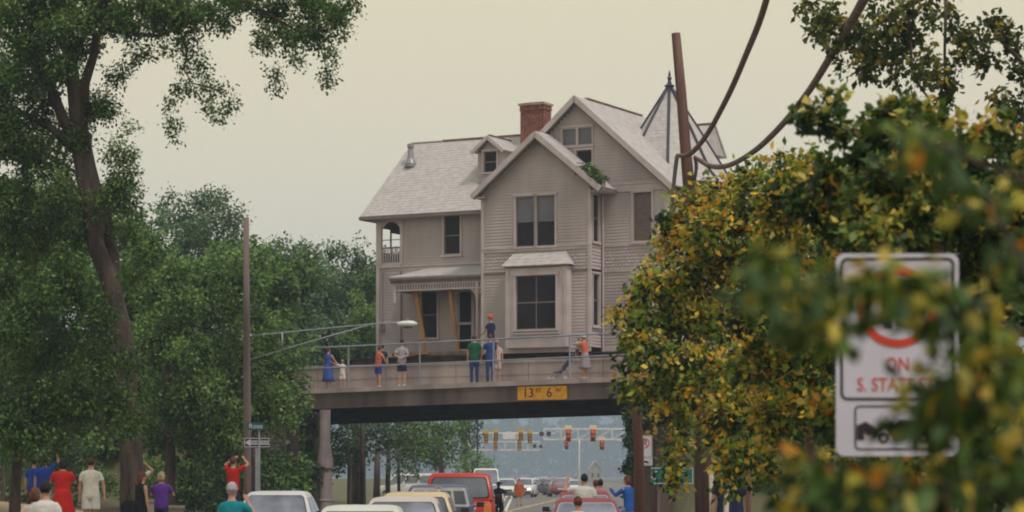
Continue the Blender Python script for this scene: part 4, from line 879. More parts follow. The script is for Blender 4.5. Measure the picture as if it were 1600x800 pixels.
# ------------------------------------------------------------------ traffic signals and gantries beyond the underpass
trw = mat('white_truss_paint', (0.76,0.73,0.73), .6, .08, 3)
def truss(label, px0, px1, pz0, pz1, Yd, post_px=None, bays=8, depth=.5, r=.05, diag=True):
    a = P(px0, pz0, Yd); b = P(px1, pz1, Yd); X0 = a.x; t = thing('signal_gantry', label, 'gantry', ((post_px-800)/F*Yd if post_px else b.x, Yd, 0)); ox = t.location.x
    zt, zb = a.z, b.z
    for z in (zt, zb):
        for y in (0, depth): mb = MB(); mb.beam((a.x-ox,y,z), (b.x-ox,y,z), r*1.6, r*1.6); mb.build('chord', trw, t)
    for i in range(bays+1):
        x = a.x+(b.x-a.x)*i/bays-ox
        for y in (0, depth): mb = MB(); mb.beam((x,y,zb), (x,y,zt), r, r, (0,1,0)); mb.build('web_post', trw, t)
        if diag and i < bays: x2 = a.x+(b.x-a.x)*(i+1)/bays-ox; mb = MB(); mb.beam((x,-.001,zb), (x2,-.001,zt), r*.8, r*.8, (0,1,0)); mb.build('diagonal', trw, t)
    mb = MB(); mb.tube([(0,depth/2,0),(0,depth/2,zt+.3)], .14, 10); mb.build('post', trw, t)
    return t
truss('white lattice signal gantry at the right, reaching over the street just beyond the bridge', 850, 1010, 670, 686.5, 165, 1010, 6, diag=True, r=.06)
truss('farther white signal gantry at the left carrying yellow signal heads', 735, 843, 690, 703, 215, 735, 6, diag=False, r=.06)
t = thing('mast_arm', 'thin white signal mast arm above the farther left gantry', 'mast arm', (P(731,742,200).x, 200, 0)); ox = t.location.x
mb = MB(); mb.tube([(0,0,0),(0,0,P(0,677,200).z+.2)], .12, 8); mb.tube([(0,0,P(0,677,200).z),(P(842,677,200).x-ox,0,P(0,677,200).z)], .06, 8); mb.build('arm', trw, t)
hy = mat('signal_yellow', (0.62,0.40,0.05), .5, .1, 3); hb = mat('signal_brown', (0.20,0.07,0.04), .6, .1, 3)
lred = mat('lens_red', (0.75,0.10,0.05), .35, .1, 3, emit=.55); lamb = mat('lens_amber', (0.90,0.52,0.12), .35, .1, 3); lgrn = mat('lens_dark', (0.16,0.12,0.09), .35, .1, 3)
hr = mat('signal_red_housing', (0.42,0.07,0.03), .6, .1, 3)
def signal(label, cx, y0, y1, Yd, on='red', yellowtop=True, wpx=7):
    c = P(cx, y0, Yd); b = P(cx, y1, Yd); t = thing('traffic_signal', label, 'traffic light', (c.x, Yd-.35, b.z), 0); H_ = c.z-b.z; h = wpx/2/F*Yd
    mb = MB(); mb.box(-h, h, 0, .25, 0, H_); mb.build('housing', hr if on == 'red' else hb, t, bevel=.03)
    mb = MB(); mb.box(-h*1.35, h*1.35, -.03, .28, H_, H_+.28); mb.build('cap', hy if yellowtop else mat('signal_cream', (.75,.70,.45), .5, .05, 3), t)
    for i, m in enumerate((lred if on == 'red' else lamb, lamb, lgrn if on == 'red' else lamb)):
        z = H_-H_*(i+.5)/3; mb = MB(); mb.tube([(0,.0,z),(0,-.03,z)], H_/3*.46, 12); mb.build('lens', m, t)
        mb = MB(); n = 10; r = H_/3*.45
        mb.add([(r*math.cos(math.pi*k/n), y, z+r*math.sin(math.pi*k/n)) for y in (0, -.22) for k in range(n+1)], [(k, k+1, n+2+k, n+1+k) for k in range(n)]); mb.build('visor', hb, t)
    return t
signal('red traffic light on the right gantry, left upper one with cream cap', 888, 671, 690, 164.6, yellowtop=False, wpx=8)
signal('red traffic light on the right gantry nearest the pier, upper row', 926.5, 671, 690, 164.6, yellowtop=False, wpx=8)
signal('lower small red traffic light below the left upper one of the right gantry', 885, 687, 702, 190, yellowtop=False, wpx=6)
signal('lower small red traffic light hanging under the right gantry', 940.5, 688, 703, 190, yellowtop=False, wpx=7)
signal('leftmost yellow-capped traffic light under the bridge', 759.5, 678, 693, 200, 'a', wpx=6.5); signal('second yellow traffic light from the left, long and low', 774, 687, 704, 214.5, 'a', wpx=6)
signal('yellow signal head with small cap, second from left, upper one', 775, 676, 689, 199.5, 'a', wpx=6.5)
signal('yellow signal head right of the white hanging panel, upper one', 814, 676, 689, 199.5, 'a', wpx=6.5); signal('low yellow traffic light right of the white hanging panel', 811.5, 687, 704, 214.5, 'a', wpx=6); signal('rightmost yellow-capped traffic light of the left gantry', 828, 678, 693, 200, 'a', wpx=6.5)
t = thing('hanging_panel', 'white blank lane sign hanging in the middle of the left gantry', 'sign', tuple(P(797, 686, 199.6))); mb = MB(); mb.box(-.62,.62,0,.05,.0,.45); mb.box(-.3,.2,0,.05,.45,.6); mb.build('panel', trw, t)
for i, (cx, cy, Yd) in enumerate(((846.5,678,165),(857.5,678,165),(835.5,697,214),(845,697.5,214))):
    t = thing('railway_light', ['dark round flasher at the tip of the right gantry, left of a pair','dark round flasher at the tip of the right gantry, right of a pair','small dark round flasher at the end of the far left gantry, left of a pair','small dark round flasher at the end of the far left gantry, right of a pair'][i], 'signal light', tuple(P(cx, cy, Yd)))
    r = px_r(3.8 if i < 2 else 3, Yd); mb = MB(); mb.tube([(0,0,0),(0,-.04,0)], r, 16); mb.build('backplate', mat('flasher_black', (.05,.035,.06), .6, .1, 3), t); mb = MB(); mb.tube([(0,-.04,0),(0,-.12,0)], r*.4, 12); mb.build('lens', lgrn, t); mb = MB(); mb.tube([(0,0,0),(r*1.6,.05,r*.4)], .04, 6); mb.build('bracket', trw, t)
def post(label, cx, top, Yd, r, m, arm_=None):
    c = P(cx, top, Yd); t = thing('lamp_post', label, 'lamp post', (c.x, Yd, 0)); mb = MB(); mb.tube([(0,0,0),(0,0,c.z*.6),(0,0,c.z-.3)]+([(.15,0,c.z),(.5,0,c.z+.15)] if arm_ else [(0,0,c.z)]), r, 8); mb.build('pole', m, t, smooth=True)
    if arm_: mb = MB(); mb.ell((.8,0,c.z+.15), (.4,.15,.09), 8, 6); mb.build('lamp_head', m, t)
post('thin dark lamp post left of the far signal lights under the bridge', 746, 650, 185, .06, sblack, True); post('slender white pole standing beyond the street in haze', 905, 688, 200, .07, trw)
# pale gabled house in the haze
t = thing('distant_house', 'pale gabled house almost lost in the haze at the end of the street', 'house', (P(930,742,650).x, 650, 0)); t.scale = (1.1,1.1,1.1)
mb = MB(); mb.box(-1.6,1.6,0,6,0,3.0); mb.add([(-1.6,0,3.0),(1.6,0,3.0),(0,0,5.0),(-1.6,6,3.0),(1.6,6,3.0),(0,6,5.0)], [(0,1,2),(3,4,5)]); mb.build('wall', conc, t)
mb = MB(); mb.hexa([(-1.9,-.3,2.8),(-1.75,-.3,2.8),(-1.75,6.3,2.8),(-1.9,6.3,2.8),(-.1,-.3,5.2),(.0,-.3,5.05),(.0,6.3,5.05),(-.1,6.3,5.2)]); mb.hexa([(1.9,-.3,2.8),(1.75,-.3,2.8),(1.75,6.3,2.8),(1.9,6.3,2.8),(.1,-.3,5.2),(.001,-.3,5.05),(.001,6.3,5.05),(.1,6.3,5.2)]); mb.build('roof', roofm, t)
for x in (-.9,.5): mb = MB(); mb.box(x,x+.5,-.03,.02,1.1,2.2); mb.build('window', glass, t)
# low walls, stakes and small fittings
t = thing('low_wall', 'low pale concrete wall behind the white shirt man', 'wall', (-9.9, 64, ground_h(-9.9,64)-.1))
for i in range(6): mb = MB(); mb.box(-1.2+.4*i+.004, -1.2+.4*i+.396, 0, .3, 0, .68); mb.build('block', conc, t)
mb = MB(); mb.box(-1.25,1.25,-.04,.34,.68,.76); mb.build('coping', conc, t)
t = thing('stone_post', 'short pale concrete post beside the purple shirt woman', 'post', (P(235,742,61).x, 61, ground_h(-8.9,61))); hz = P(0,784,61).z-t.location.z
mb = MB(); mb.box(-.08,.08,-.08,.08,-.1,hz); mb.build('shaft', conc, t); mb = MB(); mb.box(-.11,.11,-.11,.11,hz,hz+.06); mb.build('cap', conc, t)
wst = mat('pale_stake_wood', (.50,.42,.38), .8, .15, 5, stretch=(1,1,.2))
def stake(label, x0, y0, x1, y1, Yd, r, m, name='stake'):
    p = P(x0, y0, Yd); q = P(x1, y1, Yd); q.z = ground_h(q.x, Yd)-.05; t = MB(); t.tube([p, q], [r*.9, r], 8); tag(t.build(name, m, None, smooth=True), label, name)
stake('tall pale wooden stake right against the reddish pole', 1111, 737, 1114, 900, 52, .055, wst)
stake('short leaning pale stake in front of the dark navy shirt person', 1136, 764, 1128, 900, 34, .04, wst); stake('thin pinkish pole right of the navy shirt person', 1169, 728, 1173, 900, 34, .035, bark_red)
t = thing('barricade', 'orange and white striped road barricade behind the railing at the left bridge end', 'barricade', tuple(W(-7.9,-.9,dz(-7.9)+.02)), -TH)
orng = mat('barricade_orange', (.60,.26,.06), .6, .15, 5)
for z in (.62,.85):
    for i in range(8): mb = MB(); x = -1.0+.25*i; mb.hexa([(x,0,z),(x+.25,0,z),(x+.25,.03,z),(x,.03,z),(x+.08,0,z+.18),(x+.33,0,z+.18),(x+.33,.03,z+.18),(x+.08,.03,z+.18)]); mb.build('stripe', orng if i % 2 else trw, t)
for x in (-.8,.9):
    for y in (-.25,.28): mb = MB(); mb.beam((x,y,0), (x,.015+.02*(y>0),1.08), .05, .03); mb.build('leg', trw, t)
# ------------------------------------------------------------------ vehicles
def paint(n, c, r=.35): return mat('paint_'+n, c, r, .05, 1.5, spec=.5)
chrome = mat('chrome', (.55,.54,.56), .25, .05, 4, metal=.8); rubber = mat('rubber', (.025,.024,.026), .9, .1, 3); plastic = mat('black_plastic', (.03,.028,.03), .6, .1, 4)
cglass = mat('car_glass', (.10,.11,.13), .08, .35, 1.2, spec=.9, ior=1.7, col2=(.04,.04,.055)); cglass2 = mat('car_glass_light', (.20,.215,.26), .06, .35, 1.6, spec=.9, ior=1.7, col2=(.07,.07,.10))  # pale mottled glass colour stands in for reflected sky and trees
tail_r = mat('tail_light_red', (.62,.05,.03), .3, .1, 5, spec=.6); tail_o = mat('tail_light_orange', (.75,.25,.06), .3, .1, 5, spec=.6); headl = mat('headlight_glass', (.7,.7,.68), .2, .05, 4, spec=.7); headon = mat('headlight_lit', (1.0,.86,.7), .3, .02, 4, emit=1.6)
platem = mat('licence_plate', (.6,.6,.62), .5, .1, 6)
SPEC = {
 'sedan': dict(L=4.7, W=1.76, belt=.92, gh=(-1.75,-1.05,.20,1.05), ghw=(.80,.60), hood=.86, trunk=.95),
 'coupe': dict(L=4.3, W=1.66, belt=.90, gh=(-1.85,-.95,.15,.95), ghw=(.77,.58), hood=.84, trunk=.93),
 'wagon': dict(L=4.7, W=1.76, belt=.95, gh=(-2.2,-1.95,.25,1.05), ghw=(.82,.64), hood=.88, trunk=.98),
 'van':   dict(L=4.9, W=1.95, belt=1.25, gh=(-2.38,-2.3,1.0,1.75), ghw=(.95,.80), hood=1.1, trunk=1.27),
 'suv':   dict(L=4.7, W=1.96, belt=1.20, gh=(-2.3,-2.02,.35,.95), ghw=(.95,.80), hood=1.1, trunk=1.22),
 'pickup':dict(L=4.9, W=1.80, belt=1.08, gh=(-.75,-.55,.25,.85), ghw=(.86,.70), hood=1.0, trunk=1.08)}
def car(label, kind, x, y, rz, H, pm, z=0.0, glassm=None, cat='car', name=None, lit=False, group=None, slider=False, chrome_trim=False, xtra=None, two=None):
    S = SPEC[kind]; L, Wd = S['L'], S['W']; h = L/2; b = S['belt']; k = H/1.42 if kind in ('sedan','coupe','wagon') else 1
    t = thing(name or ({'van':'van','suv':'pickup_truck' if two else 'off_road_vehicle','pickup':'pickup_truck'}.get(kind, 'car')), label, cat, (x, y, z), rz, group)
    w = Wd/2; b *= k
    st = [(-h, w*.84, .45, b*.84), (-h+.08, w*.95, .30, S['trunk']*k-.03), (-h+.5, w*.985, .24, S['trunk']*k), (-h*.4, w, .22, b+.02), (h*.3, w, .22, b), (h*.45, w*.99, .22, S['hood']*k+.03), (h-.35, w*.95, .28, S['hood']*k-.05), (h-.06, w*.88, .36, S['hood']*k-.14), (h, w*.80, .44, S['hood']*k-.22)]
    def ring(yy, ww, zb, zt):
        zm = zb+(zt-zb)*.55
        pts = [(-ww*.88,zb),(-ww*.97,zb+.08),(-ww,zm),(-ww*.975,zt-.09),(-ww*.93,zt-.03),(-ww*.84,zt),(-ww*.4,zt+.02),(ww*.4,zt+.02),(ww*.84,zt),(ww*.93,zt-.03),(ww*.975,zt-.09),(ww,zm),(ww*.97,zb+.08),(ww*.88,zb)]
        return [(a, yy, c) for a, c in pts]
    mb = MB(); mb.ring_loft([ring(*s) for s in st]); body = mb.build('body', pm, t, smooth=False, bevel=.02)
    body.data.polygons.foreach_set('use_smooth', [True]*len(body.data.polygons))
    yb0, yr0, yr1, yb1 = S['gh']; wb, wr = S['ghw']; zb = b-.02; zr = H
    def q(yy, ww, zz): return [(-ww, yy[0], zz), (ww, yy[0], zz), (ww, yy[1], zz), (-ww, yy[1], zz)]
    B4 = q((yb0, yb1), wb, zb); M4 = q((yr0-.03, yr1+.04), wr+.015, zr-.07); R4 = q((yr0+.05, yr1-.05), wr-.05, zr-.012); T4 = q((yr0+.25, yr1-.25), wr-.22, zr)
    if kind == 'pickup' : pass
    mb = MB(); mb.ring_loft([B4, M4, R4, T4]); cabin = mb.build('cabin', pm, t, bevel=.045, seg=3)
    cabin.data.polygons.foreach_set('use_smooth', [True]*len(cabin.data.polygons))
    G = glassm or cglass
    def face(i):
        j = (i+1) % 4; return [Vector(p) for p in (B4[i], B4[j], M4[j], M4[i])]
    def patch(nm, f, u0, u1, v0, v1, m, th=.012, par=None, r=None):
        def pt(u, v): return f[0].lerp(f[1], u).lerp(f[3].lerp(f[2], u), v)
        n = (f[1]-f[0]).cross(f[3]-f[0]).normalized(); mbb = MB()
        cs = [(u0,v0),(u1,v0),(u1,v1),(u0,v1)]
        du = .035; dv = .09
        loop = [(u0+du,v0),(u1-du,v0),(u1,v0+dv),(u1,v1-dv),(u1-du,v1),(u0+du,v1),(u0,v1-dv),(u0,v0+dv)]
        A = [pt(*c)+n*(.0) for c in loop]; C = [pt(*c)+n*th for c in loop]; nn = len(loop)
        mbb.add(A+C, [tuple(range(nn-1,-1,-1)), tuple(range(nn, 2*nn))]+[(i, (i+1) % nn, nn+(i+1) % nn, nn+i) for i in range(nn)])
        return mbb.build(nm, m, par or t)
    fr, fb = face(2), face(0)     # front windscreen, rear window
    tm_ = chrome if chrome_trim else plastic
    patch('windscreen_trim', fr, .045, .955, .03, .95, tm_, .014); patch('windscreen', fr, .06, .94, .06, .91, G, .022)
    patch('rear_window_trim', fb, .05, .95, .10, .93, tm_, .014); rw_ = patch('rear_window', fb, .07, .93, .14, .89, G, .022)
    if slider:
        for u in (.07,.285,.5,.715,.93): patch('window_divider', fb, u-.012, u+.012, .14, .89, trw, .032)
        patch('window_divider', fb, .07, .93, .12, .15, trw, .03); patch('window_divider', fb, .07, .93, .875, .905, trw, .03)
        patch('stop_lamp', fb, .44, .56, .94, 1.01, mat('stop_lamp_cover', (.6,.5,.42), .5, .1, 4), .04)
    for i, nm in ((1, 'r'), (3, 'l')):
        f = face(i); cuts = ((.10,.46),(.50,.88)) if kind not in ('pickup',) else ((.15,.85),)
        if kind in ('van','suv','wagon'): cuts = ((.04,.32),(.35,.62),(.65,.93)) if i == 1 else ((.07,.35),(.38,.65),(.68,.96))
        if i == 3: cuts = tuple((1-b_, 1-a_) for a_, b_ in cuts) if kind not in ('van','suv','wagon') else cuts
        for a_, b_ in cuts: patch('side_window', f, a_, b_, .10, .88, G, .02)
    for sx in (-1, 1):
        for yy in (-h+.95, h-.85):
            R = .33 if kind not in ('suv','van','pickup') else .37; mb = MB(); n = 20; cx = sx*(w-.10)
            mb.ring_loft([[(cx+dx, yy+math.cos(2*math.pi*k_/n)*rr_, R+math.sin(2*math.pi*k_/n)*rr_) for k_ in range(n)] for dx, rr_ in ((-.10,R-.03),(-.09,R),(.09,R),(.105,R-.03))]); wh = mb.build('wheel', rubber, t)
            mb = MB(); mb.tube([(cx+sx*.08,yy,R),(cx+sx*.112,yy,R)], R*.58, 14); mb.build('rim', chrome, wh)
        mb = MB(); hx = w*.66; mb.box(sx*hx-.15 if kind != 'van' else sx*hx-.13, sx*hx+.15, h-.06, h+.015, S['hood']*k-.38, S['hood']*k-.24); mb.build('headlight', headon if lit else headl, t)
        tz = (b*.80 if kind not in ('suv','van') else .95); mb = MB(); hh = .10 if kind not in ('suv','van','pickup') else .2
        mb.box(sx*w*.80-.12, sx*w*.80+.10, -h-.02, -h+.12, tz-hh, tz+hh*.7); mb.build('tail_light', tail_r if kind != 'suv' else tail_o, t, bevel=.01)
        mb = MB(); my = yb1-.18; mb.box(sx*(w+.01), sx*(w+.19), my-.05, my+.04, b+.02, b+.15); mb.box(min(sx*(w-.1), sx*(w+.05)), max(sx*(w-.1), sx*(w+.05)), my-.02, my+.02, b+.02, b+.06); mb.build('mirror', plastic, t, bevel=.02)
        for yy in ((-.05,) if kind in ('coupe','pickup') else (-.75,.15)): mb = MB(); mb.box(min(sx*w*.985, sx*(w+.025)), max(sx*w*.985, sx*(w+.025)), yy, yy+.16, b-.17, b-.14); mb.build('door_handle', chrome, t)
    for sgn, nm in ((1, 'front_bumper'), (-1, 'rear_bumper')):
        mb = MB(); mb.box(-w*.9, w*.9, sgn*h-.05 if sgn > 0 else -h-.09, sgn*h+.09 if sgn > 0 else -h+.05, .38, .52); mb.build(nm, chrome if chrome_trim or kind in ('pickup','suv','van') else plastic, t, bevel=.03)
    mb = MB(); mb.box(-.26, .26, -h-.03, -h-.002, .62, .76); mb.build('licence_plate', platem, t)
    mb = MB(); mb.box(-w*.45, w*.45, h-.03, h+.006, S['hood']*k-.40, S['hood']*k-.24); mb.build('grille', plastic, t)
    if kind == 'pickup':   # open bed
        mb = MB(); mb.box(-w*.82, w*.82, -h+.12, -.85, b-.01, b+.03); mb.build('bed_liner', plastic, t)
        for sx in (-1, 1): mb = MB(); mb.box(min(sx*w*.84, sx*w*.95), max(sx*w*.84, sx*w*.95), -h+.05, -.8, b-.02, b+.09); mb.build('bed_rail', pm, t, bevel=.015)
        mb = MB(); mb.box(-w*.92, w*.92, -h-.02, -h+.06, b-.5, b+.07); mb.build('tailgate', pm, t, bevel=.015)
    return t
U = math.pi
def cx_(px, Y): return (px-800)/F*Y
car('cream compact car nearest the camera, only its roof showing at the bottom edge', 'coupe', cx_(566,38), 38.5, 0, 1.43, paint('cream', (.62,.63,.56)), glassm=cglass2)
car('silver-beige sedan behind the nearest cream roof with dark side windows', 'sedan', cx_(632,46), 46.5, 0, 1.49, paint('silver_beige', (.56,.50,.46)), glassm=cglass2)
car('pale yellow station wagon between the silver-beige sedan and the blue pickup', 'wagon', cx_(655,53), 53.0, 0, 1.535, paint('pale_yellow', (.62,.50,.30)), glassm=cglass)
car('blue-grey pickup truck with white framed sliding rear window', 'pickup', cx_(686,59.5), 60, 0, 1.665, paint('slate_blue', (.10,.12,.19)), cat='pickup truck', slider=True)
sv_ = car('tall bright red off-road vehicle with big rear window and orange tail lights', 'suv', cx_(718,67), 69, 0, 1.955, paint('bright_red', (.50,.03,.02)), cat='off-road vehicle')
mb = MB(); mb.tube([(.35,-2.36,1.02),(.35,-2.42,1.02)], .12, 14); mb.build('pale_disc', platem, sv_)  # pale round disc on the tailgate
car('white sedan facing the camera beside the left wooden pole with reflections on its windscreen', 'sedan', cx_(441,52), 51, U, 1.56, paint('white', (.66,.65,.66)), glassm=cglass2)
car('white van facing the camera beyond the red vehicle, under the bridge', 'van', cx_(759,168), 170, U, 2.35, paint('van_white', (.70,.71,.66)), cat='van', glassm=cglass2)
car('white car facing the camera right below the white van', 'sedan', cx_(757,125)+.1, 128, U, 1.42, paint('white', (.66,.65,.66)), glassm=cglass2)
car('white hatchback facing the camera just right of the white van', 'sedan', cx_(792,195), 196, U, 1.6, paint('van_white', (.70,.71,.66)))
car('reddish-brown car mostly hidden behind the white hatchback', 'sedan', cx_(806,222), 224, U, 1.6, paint('brown_red', (.30,.10,.07)))
car('white estate car with lit headlamp in the hazy queue', 'wagon', cx_(820,205), 207, U-.1, 1.62, paint('white', (.66,.65,.66)), lit=True)
car('dark grey sedan turning across beside the white estate car', 'sedan', cx_(845,228), 228, U-.75, 1.42, paint('charcoal', (.07,.065,.08)))
car('dull red car with white rear standing alone at the far right of the road', 'wagon', cx_(873,212), 213, .06, 1.45, paint('dull_red', (.28,.10,.10)), glassm=cglass2)
car('small grey car far off between the dark sedan and the dull red car', 'sedan', cx_(858,330), 330, U, 1.4, paint('grey', (.35,.35,.38)))
car('pale distant car behind the dull red car', 'sedan', cx_(888,300), 300, U, 1.45, paint('silver_beige', (.56,.50,.46)))
car('pale car far off above the orange clothed walker', 'sedan', cx_(812,300), 300, U, 1.5, paint('grey2', (.5,.48,.47)))
car('white van seen through the trees left of the blue pickup', 'van', cx_(640,190), 190, 1.3, 2.0, paint('white', (.66,.65,.66)), cat='van')
for px_, Y_, h_, k_n, pc, lb in ((800,245,1.42,'sedan','silver_beige','beige car in the far queue above the red-brown car'),(832,262,1.5,'wagon','white','white car far off behind the dark turning sedan'),(851,285,1.4,'sedan','maroon','maroon car far off to the right of the dark sedan'),(783,232,1.45,'sedan','grey','grey car in the queue just above the white hatchback'),(868,345,1.45,'sedan','charcoal','tiny dark car farthest away on the road'),(899,240,1.42,'sedan','white','white car beyond the head of the man between the maroon cars')):
    car(lb, k_n, cx_(px_,Y_), Y_, U, h_, paint(pc, {'silver_beige':(.56,.50,.46),'white':(.66,.65,.66),'maroon':(.26,.045,.055),'grey':(.35,.35,.38),'charcoal':(.07,.065,.08)}[pc]))
for i_, (px_, Y_, pc) in enumerate(((822,330,'silver_beige'),(840,360,'white'),(875,300,'grey'),(886,360,'white'),(895,410,'charcoal'),(808,370,'maroon'),(850,420,'white'),(865,470,'silver_beige'))):
    car(['beige car deep in the far haze left of centre','white car deep in the haze behind the dark turning sedan','grey car in haze just behind the dull red car','white car in haze right of the dull red car','charcoal speck of a car far right in the haze','maroon car deep in the haze behind the white hatchback','white speck of a car in the farthest middle haze','beige speck of a car farthest along the street'][i_], 'sedan', cx_(px_,Y_), Y_, U*(i_ % 2), 1.5, paint(pc, {'silver_beige':(.56,.50,.46),'white':(.66,.65,.66),'maroon':(.26,.045,.055),'grey':(.35,.35,.38),'charcoal':(.07,.065,.08)}[pc]))
m1 = car('maroon car with chrome framed rear window nearest the camera on the right', 'coupe', cx_(917,49), 50.5, 0, 1.43, paint('maroon', (.26,.045,.055)), glassm=cglass2, chrome_trim=True)
m2 = car('second maroon car just ahead, with people at its open roof', 'coupe', cx_(915,59), 60.5, 0, 1.50, paint('maroon', (.26,.045,.055)), glassm=cglass2, chrome_trim=True)

# ------------------------------------------------------------------ people
def skin_m(i=0): return mat('skin_%d' % i, [(.48,.27,.20),(.40,.21,.15),(.55,.33,.26)][i], .6, .06, 6)
def cloth(n, c): return mat('cloth_'+n, c, .9, .12, 5, .3, 18)
def remesh(o, vox=.016):
    r = o.modifiers.new('remesh', 'REMESH'); r.mode = 'VOXEL'; r.voxel_size = vox; r.use_smooth_shade = True
    s = o.modifiers.new('smooth', 'SMOOTH'); s.factor = .5; s.iterations = 2
def person(label, x, y, z, face=0.0, h=1.75, shirt=None, sleeve='short', bottom=None, bmat=None, hair='short', hairm=None, armL=None, armR=None, legL=(0,0), legR=(0,0), group=None, shoe=None, skin=0, cap=None, w=1.0, vneck=False, elbows=None, lean=0.0, sit=0):
    """face: heading, 0 looks away from the camera (+Y); arms: ((upper dir),(fore dir)) in body axes; legs: (thigh forward angle, knee bend)"""
    t = thing('person', label, 'person', (x, y, z), face, group); k = h/1.75; sk = skin_m(skin)
    def V(a, b, c): return Vector((a*k, b*k, c*k))
    LN = lambda zz: lean*(zz-.95)
    aL = armL or ((-.18,.02,-1),(-.06,.12,-1)); aR = armR or ((.18,.02,-1),(.06,.12,-1))
    mb = MB()
    def ell(z_, rx, ry, y0=0.0): return [(math.cos(2*math.pi*q/16)*rx*w*k, (math.sin(2*math.pi*q/16)*ry+y0+LN(z_))*k, z_*k) for q in range(16)]
    mb.ring_loft([ell(.80,.10,.08), ell(.86,.155,.105), ell(.95,.16,.11), ell(1.06,.135,.095), ell(1.16,.14,.10), ell(1.30,.165,.11), ell(1.40,.165,.10), ell(1.455,.10,.075), ell(1.48,.058,.055), ell(1.56,.055,.058,.01)])
    hc = V(0, .02+LN(1.63), 1.63)
    mb.ell(hc, (.075*k,.095*k,.118*k), 14, 10); mb.ell(hc+V(0,.035,-.06), (.055*k,.055*k,.06*k), 10, 8)
    mb.tube([hc+V(0,.09,.02), hc+V(0,.118,-.02)], [.010*k,.017*k], 6)
    for sx in (-1, 1): mb.ell(hc+V(sx*.078,0,0), (.012*k,.022*k,.034*k), 8, 6)
    hands = []
    for sx, a in ((-1, aL), (1, aR)):
        sh = V(sx*.175*w, LN(1.42), 1.415); u = Vector(a[0]).normalized(); f = Vector(a[1]).normalized()
        el = sh+u*.285*k; wr = el+f*.25*k; hd = wr+f*.085*k
        mb.tube([sh-V(sx*.03,0,-.0), sh+u*.08*k, sh+u*.2*k, el, el+f*.07*k, el+f*.16*k, wr], [.052*k,.050*k,.043*k,.038*k,.041*k,.034*k,.025*k], 10)
        sd2 = f.cross(Vector((0,1,0)))
        if sd2.length < .1: sd2 = f.cross(Vector((1,0,0)))
        sd2.normalize(); nz = f.cross(sd2)
        mb.tube([wr, wr+f*.03*k, hd], [(.026*k,.018*k),(.038*k,.016*k),(.040*k,.015*k)], 8)
        for q in range(4):
            o_ = sd2*((q-1.5)*.021*k); ln = (.062,.072,.068,.052)[q]*k; cv = nz*(.25+.08*q)
            mb.tube([hd+o_-f*.01*k, hd+o_+f*ln*.5+cv*ln*.15, hd+o_+f*ln*.95+cv*ln*.5], [.0105*k,.0095*k,.008*k], 6)
        th_ = sd2*(-sx)
        mb.tube([wr+f*.02*k+th_*.02*k, wr+f*.05*k+th_*.05*k, wr+f*.085*k+th_*.06*k], [.013*k,.012*k,.009*k], 6)
        hands.append((wr, hd, f))
    legs = []
    for sx, lg in ((-1, legL), (1, legR)):
        hp = V(sx*.085*w, 0, .88); A = math.radians(lg[0]); Bk = math.radians(lg[0]-lg[1])
        kn = hp+Vector((sx*.01*k, math.sin(A)*.42*k, -math.cos(A)*.42*k)); an = kn+Vector((0, math.sin(Bk)*.39*k, -math.cos(Bk)*.39*k))
        mb.tube([hp+V(0,0,.04), hp.lerp(kn,.3), hp.lerp(kn,.8), kn, kn.lerp(an,.28), kn.lerp(an,.7), an], [.085*k*w,.082*k*w,.06*k,.053*k,.056*k,.040*k,.034*k], 12)
        fd = Vector((sx*.12, 1, 0)).normalized(); mb.tube([an-fd*.04*k-V(0,0,.03), an+fd*.05*k-V(0,0,.035), an+fd*.15*k-V(0,0,.05)], [.034*k,.036*k,.025*k], 8)
        legs.append((hp, kn, an, fd))
    o = mb.build('body', sk, t, smooth=True); remesh(o, .0155)
    # hair
    hm = hairm or mat('hair_brown', (.06,.032,.022), .8, .2, 20, .4, 60); mb = MB()
    mb.ell(hc+V(0,-.012,.012), (.087*k,.104*k,.122*k), 14, 8, z0=-.15, wob=.03)
    if hair == 'long': mb.tube([hc+V(0,-.05,.03), hc+V(0,-.085,-.1), hc+V(0,-.09,-.22)], [(.085*k,.05*k),(.09*k,.045*k),(.05*k,.02*k)], 12)
    elif hair == 'bob': mb.tube([hc+V(0,-.035,.04), hc+V(0,-.05,-.06), hc+V(0,-.05,-.12)], [(.09*k,.07*k),(.098*k,.065*k),(.07*k,.04*k)], 12)
    elif hair == 'tail': mb.tube([hc+V(0,-.1,.03), hc+V(0,-.13,-.08), hc+V(0,-.10,-.25)], [.03*k,.028*k,.012*k], 8)
    else: mb.tube([hc+V(0,-.035,.03), hc+V(0,-.045,-.055)], [(.08*k,.06*k),(.066*k,.045*k)], 12)
    mb.build('hair', hm, t, smooth=True)
    for sx in (-1, 1): mb = MB(); mb.ell(hc+V(sx*.03,.088,.012), (.012*k,.008*k,.008*k), 8, 6); mb.build('eye', plastic, t)
    mb = MB(); mb.ell(hc+V(0,.098,-.062), (.022*k,.006*k,.006*k), 8, 6); mb.build('mouth', mat('lip', (.35,.12,.10), .5, .05, 5), t)
    if cap:
        mb = MB(); mb.ell(hc+V(0,-.005,.03), (.10*k,.12*k,.115*k), 14, 8, z0=-.1); mb.prism([(hc.x+math.cos(a)*.085*k, hc.y+.10*k+max(0, math.sin(a))*.09*k) for a in [math.pi*q/8 for q in range(9)]], 'z', hc.z+.035*k, hc.z+.05*k); mb.build('hard_hat' if cap[1] == 'hat' else 'cap', cap[0], t, smooth=True)
